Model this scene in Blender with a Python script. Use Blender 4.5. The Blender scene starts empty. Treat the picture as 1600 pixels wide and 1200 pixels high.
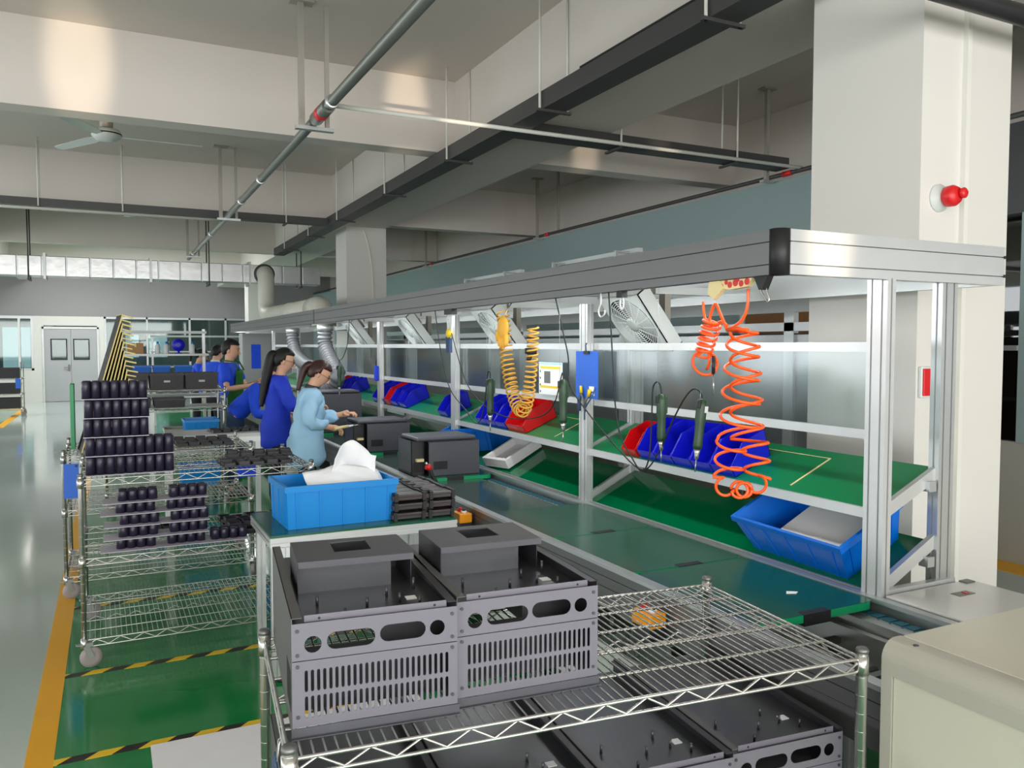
import bpy, bmesh, math, random
from mathutils import Vector, Matrix
PI = math.pi
random.seed(7)
S = bpy.context.scene
COL = S.collection

# ---------------------------------------------------------------- camera, world, lights, exposure
cam_d = bpy.data.cameras.new('camera')
cam_d.sensor_fit = 'HORIZONTAL'
cam_d.sensor_width = 36.0
cam_d.lens = 36.0 * 1261.08 / 1600.0
cam_d.clip_start = 0.05
cam_d.clip_end = 200
cam = bpy.data.objects.new('camera', cam_d)
COL.objects.link(cam)
cam.location = (0, 0, 1.7)
cam.rotation_euler = (math.radians(90 - 2.737), 0, math.radians(-26.486))
S.camera = cam

w = bpy.data.worlds.new('world')
S.world = w
w.use_nodes = True
wb = w.node_tree.nodes['Background']
wb.inputs[0].default_value = (0.80, 0.88, 1.0, 1)
wb.inputs[1].default_value = 0.7

def area_light(name, loc, rot, sx, sy, power, col=(1, 1, 1)):
    d = bpy.data.lights.new(name, 'AREA')
    d.shape = 'RECTANGLE'
    d.size = sx
    d.size_y = sy
    d.energy = power
    d.color = col
    o = bpy.data.objects.new(name, d)
    COL.objects.link(o)
    o.location = loc
    o.rotation_euler = rot
    return o
# daylight through the window bands of the side wall and of the wall behind the viewpoint
for k in range(6):
    area_light('daylight_side', (-8.85, -2.2 + 5.2 * k, 2.1), (0, math.radians(-90), 0), 2.3, 4.4, 120, (0.94, 0.98, 1.0))
for k in range(3):
    area_light('daylight_back', (-6.0 + 4.7 * k, -4.85, 2.1), (math.radians(90), 0, 0), 4.2, 2.3, 270, (1.0, 0.97, 0.94))
area_light('far_room_fill', (0.0, 31.0, 4.3), (0, 0, 0), 6, 1.6, 90, (0.92, 0.97, 1.0))  # added fill standing in for daylight in the room beyond, no lamp there
for lx, ly, lp in ((-1.0, 25.3, 130), (-4.5, 22.0, 110), (0.6, 20.2, 110), (-3.5, 14.2, 90), (2.2, 24.6, 70)):
    area_light('hall_fill', (lx, ly, 4.30), (0, 0, 0), 1.6, 0.5, lp, (0.97, 0.99, 1.0))  # added fill lights to brighten the far hall, no fixtures hang there
# tube lamps tucked behind the front beam of the line
for k in range(7):
    area_light('line_lamp', (2.20, 3.15 + 2.1 * k, 1.985), (0, math.radians(-14), 0), 0.08, 1.7, 8.5, (0.97, 1.0, 1.0))
# sunlight thrown up from the sunny floor by the windows behind the viewpoint
def bounce(name, loc, target, power, ang, col=(1.0, 0.80, 0.58), size=0.05, blend=0.9):
    d = bpy.data.lights.new(name, 'SPOT')
    d.energy = power * 2.2
    d.spot_size = math.radians(ang)
    d.spot_blend = blend
    d.color = col
    d.shadow_soft_size = size
    o = bpy.data.objects.new(name, d)
    COL.objects.link(o)
    o.location = loc
    o.rotation_euler = (Vector(target) - Vector(loc)).to_track_quat('-Z', 'Y').to_euler()
    o.scale = (0.42, 1.0, 1.0)
    return o
bounce('sun_bounce', (-1.0, -3.5, 0.25), (-0.18, 7.72, 4.05), 1500, 7.5)
bounce('sun_bounce', (1.9, -3.5, 0.25), (2.68, 7.72, 3.98), 1500, 6.5)
bounce('sun_bounce', (3.6, -3.5, 0.25), (4.75, 7.72, 3.85), 900, 5)
S.view_settings.view_transform = 'Standard'
S.view_settings.look = 'None'
S.view_settings.gamma = 1.0
S.view_settings.exposure = 0.08
S.view_settings.use_curve_mapping = False
S.cycles.use_denoising = True
S.cycles.max_bounces = 10
S.cycles.diffuse_bounces = 5
S.cycles.glossy_bounces = 4
S.cycles.transparent_max_bounces = 16
S.cycles.sample_clamp_indirect = 6.0
S.cycles.caustics_reflective = False
S.cycles.caustics_refractive = False

# ---------------------------------------------------------------- materials
MATS = {}
def srgb(r, g, b):
    f = lambda c: (c / 255 / 12.92) if c / 255 <= 0.04045 else ((c / 255 + 0.055) / 1.055) ** 2.4
    return (f(r), f(g), f(b), 1)
def mat(name, rgb, rough=0.5, metal=0.0, noise=0.05, scale=6.0, bump=0.0, spec=0.5, coat=0.0, stretch=None):
    m = bpy.data.materials.new(name)
    m.use_nodes = True
    nt = m.node_tree
    b = nt.nodes['Principled BSDF']
    c = srgb(*rgb)
    b.inputs['Roughness'].default_value = rough
    b.inputs['Metallic'].default_value = metal
    b.inputs['Specular IOR Level'].default_value = spec
    b.inputs['Coat Weight'].default_value = coat
    b.inputs['Coat Roughness'].default_value = 0.08
    tc = nt.nodes.new('ShaderNodeTexCoord')
    nz = nt.nodes.new('ShaderNodeTexNoise')
    nz.inputs['Scale'].default_value = scale
    nz.inputs['Detail'].default_value = 4
    if stretch:
        mp = nt.nodes.new('ShaderNodeMapping')
        mp.inputs['Scale'].default_value = stretch
        nt.links.new(tc.outputs['Object'], mp.inputs[0])
        nt.links.new(mp.outputs[0], nz.inputs['Vector'])
    else:
        nt.links.new(tc.outputs['Object'], nz.inputs['Vector'])
    rp = nt.nodes.new('ShaderNodeMapRange')
    rp.inputs['To Min'].default_value = 1 - noise
    rp.inputs['To Max'].default_value = 1 + noise
    nt.links.new(nz.outputs['Fac'], rp.inputs['Value'])
    mx = nt.nodes.new('ShaderNodeMix')
    mx.data_type = 'RGBA'
    mx.blend_type = 'MULTIPLY'
    mx.inputs[0].default_value = 1
    mx.inputs[6].default_value = c
    nt.links.new(rp.outputs[0], mx.inputs[7])
    nt.links.new(mx.outputs[2], b.inputs['Base Color'])
    if bump:
        bp = nt.nodes.new('ShaderNodeBump')
        bp.inputs['Strength'].default_value = bump
        bp.inputs['Distance'].default_value = 0.01
        nt.links.new(nz.outputs['Fac'], bp.inputs['Height'])
        nt.links.new(bp.outputs[0], b.inputs['Normal'])
    MATS[name] = m
    return m
def emit(name, rgb, strength):
    m = bpy.data.materials.new(name)
    m.use_nodes = True
    nt = m.node_tree
    nt.nodes.remove(nt.nodes['Principled BSDF'])
    e = nt.nodes.new('ShaderNodeEmission')
    e.inputs[0].default_value = srgb(*rgb)
    e.inputs[1].default_value = strength
    nt.links.new(e.outputs[0], nt.nodes['Material Output'].inputs[0])
    MATS[name] = m
    return m
def clear(name, rgb, gloss=0.12, rough=0.08, tint=0.9):
    """thin clear sheet: mostly see-through with a soft reflection"""
    m = bpy.data.materials.new(name)
    m.use_nodes = True
    nt = m.node_tree
    nt.nodes.remove(nt.nodes['Principled BSDF'])
    t = nt.nodes.new('ShaderNodeBsdfTransparent')
    t.inputs[0].default_value = [v * tint for v in srgb(*rgb)[:3]] + [1]
    g = nt.nodes.new('ShaderNodeBsdfGlossy')
    g.inputs['Roughness'].default_value = rough
    x = nt.nodes.new('ShaderNodeMixShader')
    x.inputs[0].default_value = gloss
    nt.links.new(t.outputs[0], x.inputs[1])
    nt.links.new(g.outputs[0], x.inputs[2])
    nt.links.new(x.outputs[0], nt.nodes['Material Output'].inputs[0])
    MATS[name] = m
    return m
def stripes(name, rgb_a, rgb_b, fx, fy, fz=0.0, duty=0.5, rough=0.45):
    """hard two-colour stripes from object coordinates"""
    m = mat(name, rgb_a, rough)
    nt = m.node_tree
    b = nt.nodes['Principled BSDF']
    tc = nt.nodes.new('ShaderNodeTexCoord')
    dp = nt.nodes.new('ShaderNodeVectorMath')
    dp.operation = 'DOT_PRODUCT'
    dp.inputs[1].default_value = (fx, fy, fz)
    nt.links.new(tc.outputs['Object'], dp.inputs[0])
    fr = nt.nodes.new('ShaderNodeMath')
    fr.operation = 'FRACT'
    nt.links.new(dp.outputs['Value'], fr.inputs[0])
    gt = nt.nodes.new('ShaderNodeMath')
    gt.operation = 'GREATER_THAN'
    gt.inputs[1].default_value = duty
    nt.links.new(fr.outputs[0], gt.inputs[0])
    mx = nt.nodes.new('ShaderNodeMix')
    mx.data_type = 'RGBA'
    mx.inputs[6].default_value = srgb(*rgb_a)
    mx.inputs[7].default_value = srgb(*rgb_b)
    nt.links.new(gt.outputs[0], mx.inputs[0])
    nt.links.new(mx.outputs[2], b.inputs['Base Color'])
    return m

mat('floor_grey', (182, 194, 188), 0.10, noise=0.10, scale=0.5, spec=0.6, coat=0.3)
mat('floor_green', (10, 122, 58), 0.13, noise=0.14, scale=1.1, spec=0.55, coat=0.3)
mat('paint_yellow', (232, 168, 0), 0.4, noise=0.08, scale=3)
stripes('hazard', (232, 190, 30), (28, 24, 18), 5.0, -5.0)
mat('wall_white', (214, 213, 207), 0.75, noise=0.03, scale=1.2)
mat('ceiling_paint', (212, 204, 196), 0.8, noise=0.04, scale=0.8)
mat('beam_paint', (218, 211, 204), 0.72, noise=0.04, scale=0.9)
mat('wall_grey', (146, 144, 145), 0.7, noise=0.05, scale=0.8)
mat('wall_teal', (150, 172, 172), 0.45, noise=0.05, scale=0.7)
mat('wall_dark', (70, 72, 74), 0.4)
mat('dado', (168, 168, 158), 0.6, noise=0.05, scale=2)
mat('column_paint', (216, 214, 208), 0.6, noise=0.03, scale=1.5)
mat('alu', (196, 200, 200), 0.36, 0.75, noise=0.04, scale=8)
mat('alu_bright', (204, 207, 207), 0.34, 0.55, noise=0.04, scale=8)
mat('alu_beam', (116, 117, 117), 0.45, 0.75, noise=0.04, scale=8)
mat('casting', (74, 68, 68), 0.3, 0.2, noise=0.12)
mat('alu_dark', (118, 120, 118), 0.42, 0.7, noise=0.05)
mat('groove', (62, 64, 64), 0.6, 0.3)
mat('chrome', (196, 196, 192), 0.26, 0.92, noise=0.05, scale=20)
mat('caster_grey', (150, 142, 142), 0.5)
mat('steel', (170, 172, 172), 0.28, 0.9, noise=0.08, scale=5, stretch=(1, 12, 1))
mat('galvanized', (178, 182, 180), 0.35, 0.85, noise=0.14, scale=9)
mat('tray_grey', (72, 72, 72), 0.5, 0.2, noise=0.08)
mat('pipe_grey', (122, 126, 120), 0.38, 0.6, noise=0.08)
mat('white_pipe', (222, 222, 214), 0.5)
mat('pvc', (216, 214, 202), 0.45, noise=0.05)
mat('black', (24, 24, 26), 0.5)
mat('black_plastic', (34, 34, 38), 0.42, noise=0.1)
mat('dark_enclosure', (80, 81, 88), 0.42, 0.15, noise=0.05, scale=30)
mat('grey_enclosure', (112, 110, 120), 0.42, 0.2, noise=0.04, scale=30)
mat('shaded_enclosure', (92, 92, 92), 0.45, 0.2, noise=0.04, scale=30)  # weaker light on the enclosure sides is put into this darker grey
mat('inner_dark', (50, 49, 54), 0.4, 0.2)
mat('inner_plate', (92, 94, 98), 0.30, 0.6, noise=0.05, scale=5, stretch=(1, 8, 1))
mat('screw', (76, 76, 84), 0.35, 0.6)
mat('green_mat', (0, 122, 72), 0.34, noise=0.06, scale=5, spec=0.5)
mat('green_shelf', (0, 104, 62), 0.07, noise=0.08, scale=5, spec=0.5)
mat('work_green', (20, 86, 64), 0.22, noise=0.22, scale=7, stretch=(1, 5, 1), spec=0.55)
mat('green_edge', (20, 160, 104), 0.3)
mat('belt', (62, 86, 78), 0.12, 0.1, noise=0.25, scale=7, stretch=(1, 5, 1))
mat('chain', (40, 98, 116), 0.5)
mat('blue_crate', (0, 134, 214), 0.38, noise=0.04, scale=4)
mat('blue_crate_deep', (0, 104, 206), 0.36, noise=0.04, scale=4)
mat('blue_bin', (14, 22, 190), 0.34, noise=0.05, scale=6)
mat('red_bin', (196, 10, 18), 0.34, noise=0.05, scale=6)
mat('foam', (224, 222, 224), 0.9, noise=0.05, scale=8)
mat('paper', (236, 238, 240), 0.85, noise=0.03, scale=6)
mat('orange_hose', (246, 92, 22), 0.3, noise=0.04)
mat('yellow_hose', (226, 172, 66), 0.32, noise=0.06)
mat('glove', (246, 184, 66), 0.6, noise=0.05)
mat('cream', (232, 214, 160), 0.55)
mat('driver_green', (34, 64, 40), 0.4, noise=0.06)
mat('cable', (18, 22, 24), 0.5)
mat('fan_white', (214, 220, 218), 0.42)
mat('fan_grille', (176, 184, 180), 0.4)
mat('bracket', (168, 164, 154), 0.5, 0.3)
mat('flex_grey', (118, 121, 124), 0.5, 0.1, noise=0.08)
mat('orange_box', (250, 160, 20), 0.4)
mat('clip_blue', (30, 100, 210), 0.45, noise=0.04)
mat('yellow', (240, 205, 30), 0.45)
mat('red', (208, 26, 30), 0.4)
mat('machine_white', (196, 194, 178), 0.36, noise=0.03, scale=3)
mat('machine_grey', (172, 170, 158), 0.36, noise=0.03, scale=3)
mat('cover_white', (214, 215, 212), 0.22, noise=0.03, scale=3)
mat('cardboard', (176, 136, 92), 0.8, noise=0.08)
mat('brown_door', (134, 92, 46), 0.55, noise=0.10, scale=3, stretch=(6, 6, 1))
mat('panel_black', (20, 20, 22), 0.6, spec=0.3)
mat('pcb_dark', (38, 38, 44), 0.45, noise=0.2, scale=30)
mat('pcb_back', (196, 190, 204), 0.4, noise=0.04)
mat('pcb_edge', (214, 194, 110), 0.4)
mat('cap_dark', (38, 34, 54), 0.35)
mat('door_grey', (168, 170, 172), 0.5, noise=0.02)
mat('crate_black', (44, 42, 48), 0.5)
mat('board_green', (34, 150, 92), 0.4)
mat('skin', (222, 172, 142), 0.55, noise=0.04, scale=12)
mat('hair', (16, 12, 12), 0.55, noise=0.2, scale=40)
mat('hair_brown', (58, 30, 26), 0.42, noise=0.25, scale=40)
mat('smock', (168, 214, 244), 0.75, noise=0.10, scale=9, bump=0.6)
mat('collar_dark', (60, 60, 72), 0.8)
mat('blue_cloth', (30, 84, 242), 0.75, noise=0.10, scale=9, bump=0.5)
mat('blue_coat', (28, 62, 206), 0.75, noise=0.10, scale=9, bump=0.5)
mat('apron', (34, 104, 40), 0.75, noise=0.10, scale=9, bump=0.1)
mat('denim', (62, 82, 116), 0.85, noise=0.16, scale=18)
mat('trousers', (20, 20, 26), 0.8)
mat('shoe', (40, 38, 40), 0.6)
mat('lip', (176, 92, 84), 0.5)
mat('eye_dark', (24, 18, 16), 0.3)
mat('foil', (206, 208, 208), 0.30, 0.9, noise=0.16, scale=5, bump=0.35)
emit('window_glow', (226, 238, 250), 0.85)
emit('tube_glow', (240, 248, 255), 6.0)
clear('glass', (206, 228, 224), 0.05, 0.03, 0.9)
clear('glass_dark_room', (150, 160, 162), 0.14, 0.02, 0.35)  # clear pane; darkness of the room behind it is put into the tint
clear('acrylic', (236, 242, 242), 0.10, 0.12, 0.98)
clear('film', (240, 244, 246), 0.22, 0.2, 0.96)

# ---------------------------------------------------------------- mesh helpers
class MB:
    def __init__(self):
        self.v = []
        self.f = []
        self.sm = []
    def add(self, vs, fs, smooth=False):
        o = len(self.v)
        self.v += [tuple(p) for p in vs]
        self.f += [tuple(i + o for i in q) for q in fs]
        self.sm += [smooth] * len(fs)
        return self
    def box(self, x0, x1, y0, y1, z0, z1, M=None, bev=0.0):
        if bev:
            b = min(bev, (x1 - x0) / 2.1, (y1 - y0) / 2.1, (z1 - z0) / 2.1)
            bm = bmesh.new()
            vs = [bm.verts.new((x, y, z)) for x in (x0, x1) for y in (y0, y1) for z in (z0, z1)]
            for q in ((0, 1, 3, 2), (4, 6, 7, 5), (0, 4, 5, 1), (2, 3, 7, 6), (0, 2, 6, 4), (1, 5, 7, 3)):
                bm.faces.new([vs[i] for i in q])
            bmesh.ops.bevel(bm, geom=list(bm.edges), offset=b, segments=2, affect='EDGES', profile=0.5)
            bm.verts.index_update()
            P = [v.co.copy() for v in bm.verts]
            F = [[v.index for v in f.verts] for f in bm.faces]
            bm.free()
            if M:
                P = [M @ p for p in P]
            return self.add(P, F)
        P = [Vector((x, y, z)) for x in (x0, x1) for y in (y0, y1) for z in (z0, z1)]
        if M:
            P = [M @ p for p in P]
        return self.add(P, ((0, 1, 3, 2), (4, 6, 7, 5), (0, 4, 5, 1), (2, 3, 7, 6), (0, 2, 6, 4), (1, 5, 7, 3)))
    def bar(self, a, b, wx, wy, up=(0, 0, 1), bev=0):
        """box beam from a to b: wx across, wy along up"""
        a, b = Vector(a), Vector(b)
        d = (b - a)
        L = d.length
        d.normalize()
        u = Vector(up)
        if abs(d.dot(u)) > 0.99:
            u = Vector((0, 1, 0))
        s = d.cross(u).normalized()
        u = s.cross(d)
        M = Matrix((s, d, u)).transposed().to_4x4()
        M.translation = a
        return self.box(-wx / 2, wx / 2, 0, L, -wy / 2, wy / 2, M, bev)
    def tube(self, pts, r, n=8, cap=True, closed=False):
        pts = [Vector(p) for p in pts]
        m = len(pts)
        rr = r if isinstance(r, (list, tuple)) else [r] * m
        vs = []
        prev = None
        for i, p in enumerate(pts):
            if closed:
                d = pts[(i + 1) % m] - pts[i - 1]
            else:
                d = pts[min(i + 1, m - 1)] - pts[max(i - 1, 0)]
            if d.length < 1e-9:
                d = Vector((0, 0, 1))
            d.normalize()
            if prev is None:
                u = Vector((0, 0, 1)) if abs(d.z) < 0.9 else Vector((1, 0, 0))
                s = d.cross(u).normalized()
            else:
                s = prev - d * prev.dot(d)
                if s.length < 1e-6:
                    s = d.cross(Vector((0, 0, 1)))
                s.normalize()
            prev = s
            t = d.cross(s)
            for k in range(n):
                a = 2 * PI * k / n
                vs.append(p + (s * math.cos(a) + t * math.sin(a)) * rr[i])
        fs = []
        for i in range(m if closed else m - 1):
            j = (i + 1) % m
            for k in range(n):
                k2 = (k + 1) % n
                fs.append((i * n + k, i * n + k2, j * n + k2, j * n + k))
        o = len(self.v)
        self.add(vs, fs, n > 4)
        if cap and not closed:
            self.add([], [])
            self.f.append(tuple(o + k for k in range(n))[::-1])
            self.f.append(tuple(o + (m - 1) * n + k for k in range(n)))
            self.sm += [False, False]
        return self
    def cyl(self, a, b, r, n=12, r2=None):
        return self.tube([a, b], [r, r if r2 is None else r2], n)
    def lathe(self, prof, n=24, M=None, c=(0, 0, 0)):
        vs = []
        for (r, z) in prof:
            for k in range(n):
                a = 2 * PI * k / n
                p = Vector((c[0] + r * math.cos(a), c[1] + r * math.sin(a), c[2] + z))
                vs.append(M @ p if M else p)
        fs = []
        for i in range(len(prof) - 1):
            for k in range(n):
                k2 = (k + 1) % n
                fs.append((i * n + k, i * n + k2, (i + 1) * n + k2, (i + 1) * n + k))
        fs.append(tuple(range(n))[::-1])
        fs.append(tuple((len(prof) - 1) * n + k for k in range(n)))
        return self.add(vs, fs, True)
    def prism(self, poly, h, M=None):
        """extrude an xy polygon by h in z"""
        n = len(poly)
        P = [Vector((x, y, 0)) for x, y in poly] + [Vector((x, y, h)) for x, y in poly]
        if M:
            P = [M @ p for p in P]
        fs = [tuple(range(n))[::-1], tuple(range(n, 2 * n))]
        fs += [(i, (i + 1) % n, n + (i + 1) % n, n + i) for i in range(n)]
        return self.add(P, fs)
    def ball(self, c, r, n=12, m=8, M=None):
        rx, ry, rz = r if isinstance(r, (list, tuple)) else (r, r, r)
        vs = []
        for i in range(m + 1):
            th = PI * i / m
            for k in range(n):
                a = 2 * PI * k / n
                p = Vector((rx * math.sin(th) * math.cos(a), ry * math.sin(th) * math.sin(a), rz * math.cos(th)))
                if M:
                    p = M @ p
                vs.append(p + Vector(c))
        fs = []
        for i in range(m):
            for k in range(n):
                k2 = (k + 1) % n
                fs.append((i * n + k, (i + 1) * n + k, (i + 1) * n + k2, i * n + k2))
        return self.add(vs, fs, True)
    def plate(self, x0, x1, y0, y1, z0, z1, holes, axis='y'):
        """flat plate in the xz plane (thickness y0..y1) with rounded holes cut out of it; holes: lists of (x, z)"""
        bm = bmesh.new()
        def loop(pts):
            vs = [bm.verts.new((x, 0, z)) for x, z in pts]
            return [bm.edges.new((vs[i], vs[(i + 1) % len(vs)])) for i in range(len(vs))]
        es = loop([(x0, z0), (x1, z0), (x1, z1), (x0, z1)])
        for h in holes:
            es += loop(h)
        bmesh.ops.triangle_fill(bm, use_beauty=True, use_dissolve=False, edges=es)
        fs0 = list(bm.faces)
        if not fs0:
            bm.free()
            return self.box(x0, x1, y0, y1, z0, z1)
        bm.verts.index_update()
        V = [v.co.copy() for v in bm.verts]
        F = [[v.index for v in f.verts] for f in bm.faces]
        bd = [(e.verts[0].index, e.verts[1].index) for e in bm.edges if len(e.link_faces) == 1]
        bm.free()
        n = len(V)
        vs = [Vector((p.x, y0, p.z)) for p in V] + [Vector((p.x, y1, p.z)) for p in V]
        fs = F + [[i + n for i in q][::-1] for q in F] + [(a, b, b + n, a + n) for a, b in bd]
        return self.add(vs, fs)
    def move(self, M):
        self.v = [tuple(M @ Vector(p)) for p in self.v]
        return self
    def build(self, name, material, parent=None, loc=None, rotz=0.0, fix=False):
        me = bpy.data.meshes.new(name)
        me.from_pydata(self.v, [], self.f)
        if fix:
            bm = bmesh.new()
            bm.from_mesh(me)
            bmesh.ops.recalc_face_normals(bm, faces=list(bm.faces))
            bm.to_mesh(me)
            bm.free()
        if any(self.sm):
            me.polygons.foreach_set('use_smooth', self.sm)
        m = material if not isinstance(material, str) else MATS[material]
        me.materials.append(m)
        me.update()
        o = bpy.data.objects.new(name, me)
        COL.objects.link(o)
        if parent:
            o.parent = parent
        if loc:
            o.location = loc
        if rotz:
            o.rotation_euler.z = rotz
        return o

def slot(cx, cz, w_, h_, n=5):
    """outline of an upright or lying stadium slot"""
    pts = []
    if h_ >= w_:
        r = w_ / 2
        for k in range(n + 1):
            a = PI * k / n
            pts.append((cx + r * math.cos(a), cz + h_ / 2 - r + r * math.sin(a)))
        for k in range(n + 1):
            a = PI + PI * k / n
            pts.append((cx + r * math.cos(a), cz - h_ / 2 + r + r * math.sin(a)))
    else:
        r = h_ / 2
        for k in range(n + 1):
            a = -PI / 2 + PI * k / n
            pts.append((cx + w_ / 2 - r + r * math.cos(a), cz + r * math.sin(a)))
        for k in range(n + 1):
            a = PI / 2 + PI * k / n
            pts.append((cx - w_ / 2 + r + r * math.cos(a), cz + r * math.sin(a)))
    # stadiums meet in doubled points where the straight part is zero
    out = []
    for p in pts:
        if not out or math.hypot(p[0] - out[-1][0], p[1] - out[-1][1]) > 1e-5:
            out.append(p)
    if math.hypot(out[0][0] - out[-1][0], out[0][1] - out[-1][1]) < 1e-5:
        out.pop()
    return out
def hole(cx, cz, r, n=14):
    return [(cx + r * math.cos(2 * PI * k / n), cz + r * math.sin(2 * PI * k / n)) for k in range(n)]

def thing(name, label, cat, loc=(0, 0, 0), rotz=0.0, group=None):
    o = bpy.data.objects.new(name, None)
    o.empty_display_size = 0.1
    COL.objects.link(o)
    o.location = loc
    o.rotation_euler = (0, 0, rotz)
    return tag(o, label, cat, group)
def tag(o, label, cat, group=None, kind=None):
    o['label'] = label
    o['category'] = cat
    if group:
        o['group'] = group
    if kind:
        o['kind'] = kind
    return o
def struct(name, mb, material, label=None):
    o = mb.build(name, material)
    o['kind'] = 'structure'
    if label:
        o['label'] = label
    return o
def dup(root, loc, rotz=0.0, label=None, group=None):
    r = root.copy()
    COL.objects.link(r)
    r.location = loc
    r.rotation_euler = (0, 0, rotz)
    if label:
        r['label'] = label
    if group:
        r['group'] = group
    for ch in list(root.children):
        c = ch.copy()
        COL.objects.link(c)
        c.parent = r
        for g in list(ch.children):
            d = g.copy()
            COL.objects.link(d)
            d.parent = c
    return r
def smooth_path(pts, n=6):
    """Catmull-Rom through pts"""
    P = [Vector(p) for p in pts]
    out = []
    for i in range(len(P) - 1):
        p0, p1, p2, p3 = P[max(i - 1, 0)], P[i], P[i + 1], P[min(i + 2, len(P) - 1)]
        for k in range(n):
            t = k / n
            out.append(0.5 * ((2 * p1) + (p2 - p0) * t + (2 * p0 - 5 * p1 + 4 * p2 - p3) * t * t + (3 * p1 - p0 - 3 * p2 + p3) * t ** 3))
    out.append(P[-1])
    return out

# ---------------------------------------------------------------- the setting
struct('floor', MB().box(-9, 9, -5, 34, -0.1, 0), 'floor_grey')
struct('floor_green_zone', MB().box(-0.24, 3.3, 0.4, 22, 0, 0.002), 'floor_green')
struct('floor_green_zone_far', MB().box(-8.5, -2.15, 19.6, 25, 0, 0.002), 'floor_green')
ye = MB().box(-0.345, -0.24, 0.4, 22, 0, 0.003)
struct('floor_marking_yellow', ye, 'paint_yellow')
struct('floor_marking_yellow_far', MB().box(-2.15, -2.0, 19.6, 25, 0, 0.003).box(-8.5, -2.15, 25, 25.15, 0, 0.003), 'paint_yellow')
struct('floor_marking_yellow_edge', MB().box(6.0, 6.29, -2, 12, 0, 0.003), 'paint_yellow')
for k, y in enumerate((3.70, 4.66, 5.86)):
    struct('floor_hazard_tape', MB().box(-0.24, 1.55, y - 0.026, y + 0.026, 0.002, 0.0035), 'hazard')

struct('ceiling', MB().box(-9, 9, -5, 34, 4.37, 4.5), 'ceiling_paint')
for y in (-2.3, 2.72, 7.72, 12.77, 17.72, 22.75):
    struct('ceiling_beam', MB().box(-9, 9, y, y + 0.25, 3.65, 4.37), 'beam_paint')
struct('ceiling_girder', MB().box(3.2, 4.06, -5, 28, 3.6, 4.37), 'beam_paint')
struct('ceiling_girder', MB().box(-6.4, -5.6, -5, 28, 3.6, 4.37), 'beam_paint')
struct('ceiling_beam', MB().box(-2.35, -2.1, 12.9, 28, 3.65, 4.37), 'beam_paint')
def column(y, h):
    c = struct('column', MB().box(3.42, 4.08, y, y + 0.66, 0, h), 'column_paint')
    return c
column(2.57, 3.6)
column(12.8, 3.6)
struct('column', MB().box(3.42, 4.08, 23, 23.66, 0, 3.6), 'column_paint')
for y in (2.8, 12.9, 23):
    struct('column', MB().box(-6.33, -5.67, y, y + 0.66, 0, 3.6), 'column_paint')

# far wall: white door bay, glazed partition, grey upper wall
struct('wall_far', MB().box(-9, 9, 28, 28.15, 2.58, 4.37), 'wall_grey')
struct('wall_far_lower', MB().box(-2.02, -0.14, 27.95, 28.15, 2.3, 2.58).box(-2.02, -1.76, 27.95, 28.15, 0, 2.3).box(-0.33, -0.14, 27.95, 28.15, 0, 2.3)
       .box(-9, -2.02, 27.95, 28.15, 0, 0.95), 'wall_white')
struct('window_frame_far', MB().box(-9, -2.02, 27.97, 28.1, 2.5, 2.58).box(-2.09, -2.02, 27.97, 28.1, 0.95, 2.5).box(-2.42, -2.36, 27.97, 28.1, 0.95, 2.5)
       .box(-9, -2.02, 27.97, 28.1, 0.95, 1.02).box(-4.2, -4.13, 27.97, 28.1, 0.95, 2.5), 'alu')
struct('window_1', MB().box(-9, -2.05, 28.02, 28.03, 0.98, 2.54), 'glass')
struct('window_2', MB().box(-0.12, 4.6, 28.02, 28.03, 0.05, 2.56), 'glass')
struct('window_2_frame', MB().box(-0.14, -0.08, 27.97, 28.1, 0, 2.58).box(1.05, 1.1, 27.97, 28.1, 0, 2.58).box(2.3, 2.36, 27.97, 28.1, 0, 2.58).box(3.4, 3.46, 27.97, 28.1, 0, 2.58)
       .box(4.55, 4.62, 27.97, 28.1, 0, 2.58).box(-0.14, 4.6, 27.97, 28.1, 2.52, 2.58), 'alu')
struct('wall_far_pier', MB().box(4.6, 9, 27.95, 28.15, 0, 2.58), 'wall_grey')
struct('wall_beyond', MB().box(-9, 9, 33.9, 34, 0, 4.37), 'wall_grey')
struct('window_3', MB().box(-3.4, -2.55, 33.85, 33.9, 0.9, 2.35), 'window_glow')
struct('window_4', MB().box(0.55, 1.0, 33.85, 33.9, 1.25, 2.1).box(1.35, 2.0, 33.85, 33.9, 1.25, 2.1), 'window_glow')
struct('room_divider_beyond', MB().box(-1.9, -1.8, 28.2, 33.8, 0, 2.6), 'wall_white')

# double door with two small windows
d = thing('door_1', 'pale grey double door with two small black framed windows', 'door', (-1.045, 27.98, 0))
d['kind'] = 'structure'
for s in (-1, 1):
    x0, x1 = (-0.71, -0.004) if s < 0 else (0.004, 0.71)
    cx = -0.32 if s < 0 else 0.28
    lf = MB().plate(x0, x1, -0.03, 0.03, 0.01, 2.2, [[(cx - 0.2, 1.28), (cx + 0.2, 1.28), (cx + 0.2, 1.88), (cx - 0.2, 1.88)]]).build('door_leaf', 'door_grey', d)
    fr = MB()
    for a, b, c, e in ((cx - 0.22, cx - 0.19, 1.26, 1.9), (cx + 0.19, cx + 0.22, 1.26, 1.9), (cx - 0.22, cx + 0.22, 1.26, 1.29), (cx - 0.22, cx + 0.22, 1.87, 1.9)):
        fr.box(a, b, -0.04, 0.04, c, e)
    fr.build('window_frame', 'black', lf)
    MB().box(cx - 0.19, cx + 0.19, -0.004, 0.004, 1.29, 1.87).build('window_pane', 'glass', lf)
h = MB().box(-0.09, -0.03, -0.05, -0.03, 0.93, 1.12).cyl((-0.06, -0.05, 1.03), (-0.06, -0.09, 1.03), 0.012).bar((-0.06, -0.085, 1.03), (-0.2, -0.085, 1.03), 0.02, 0.02)
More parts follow.
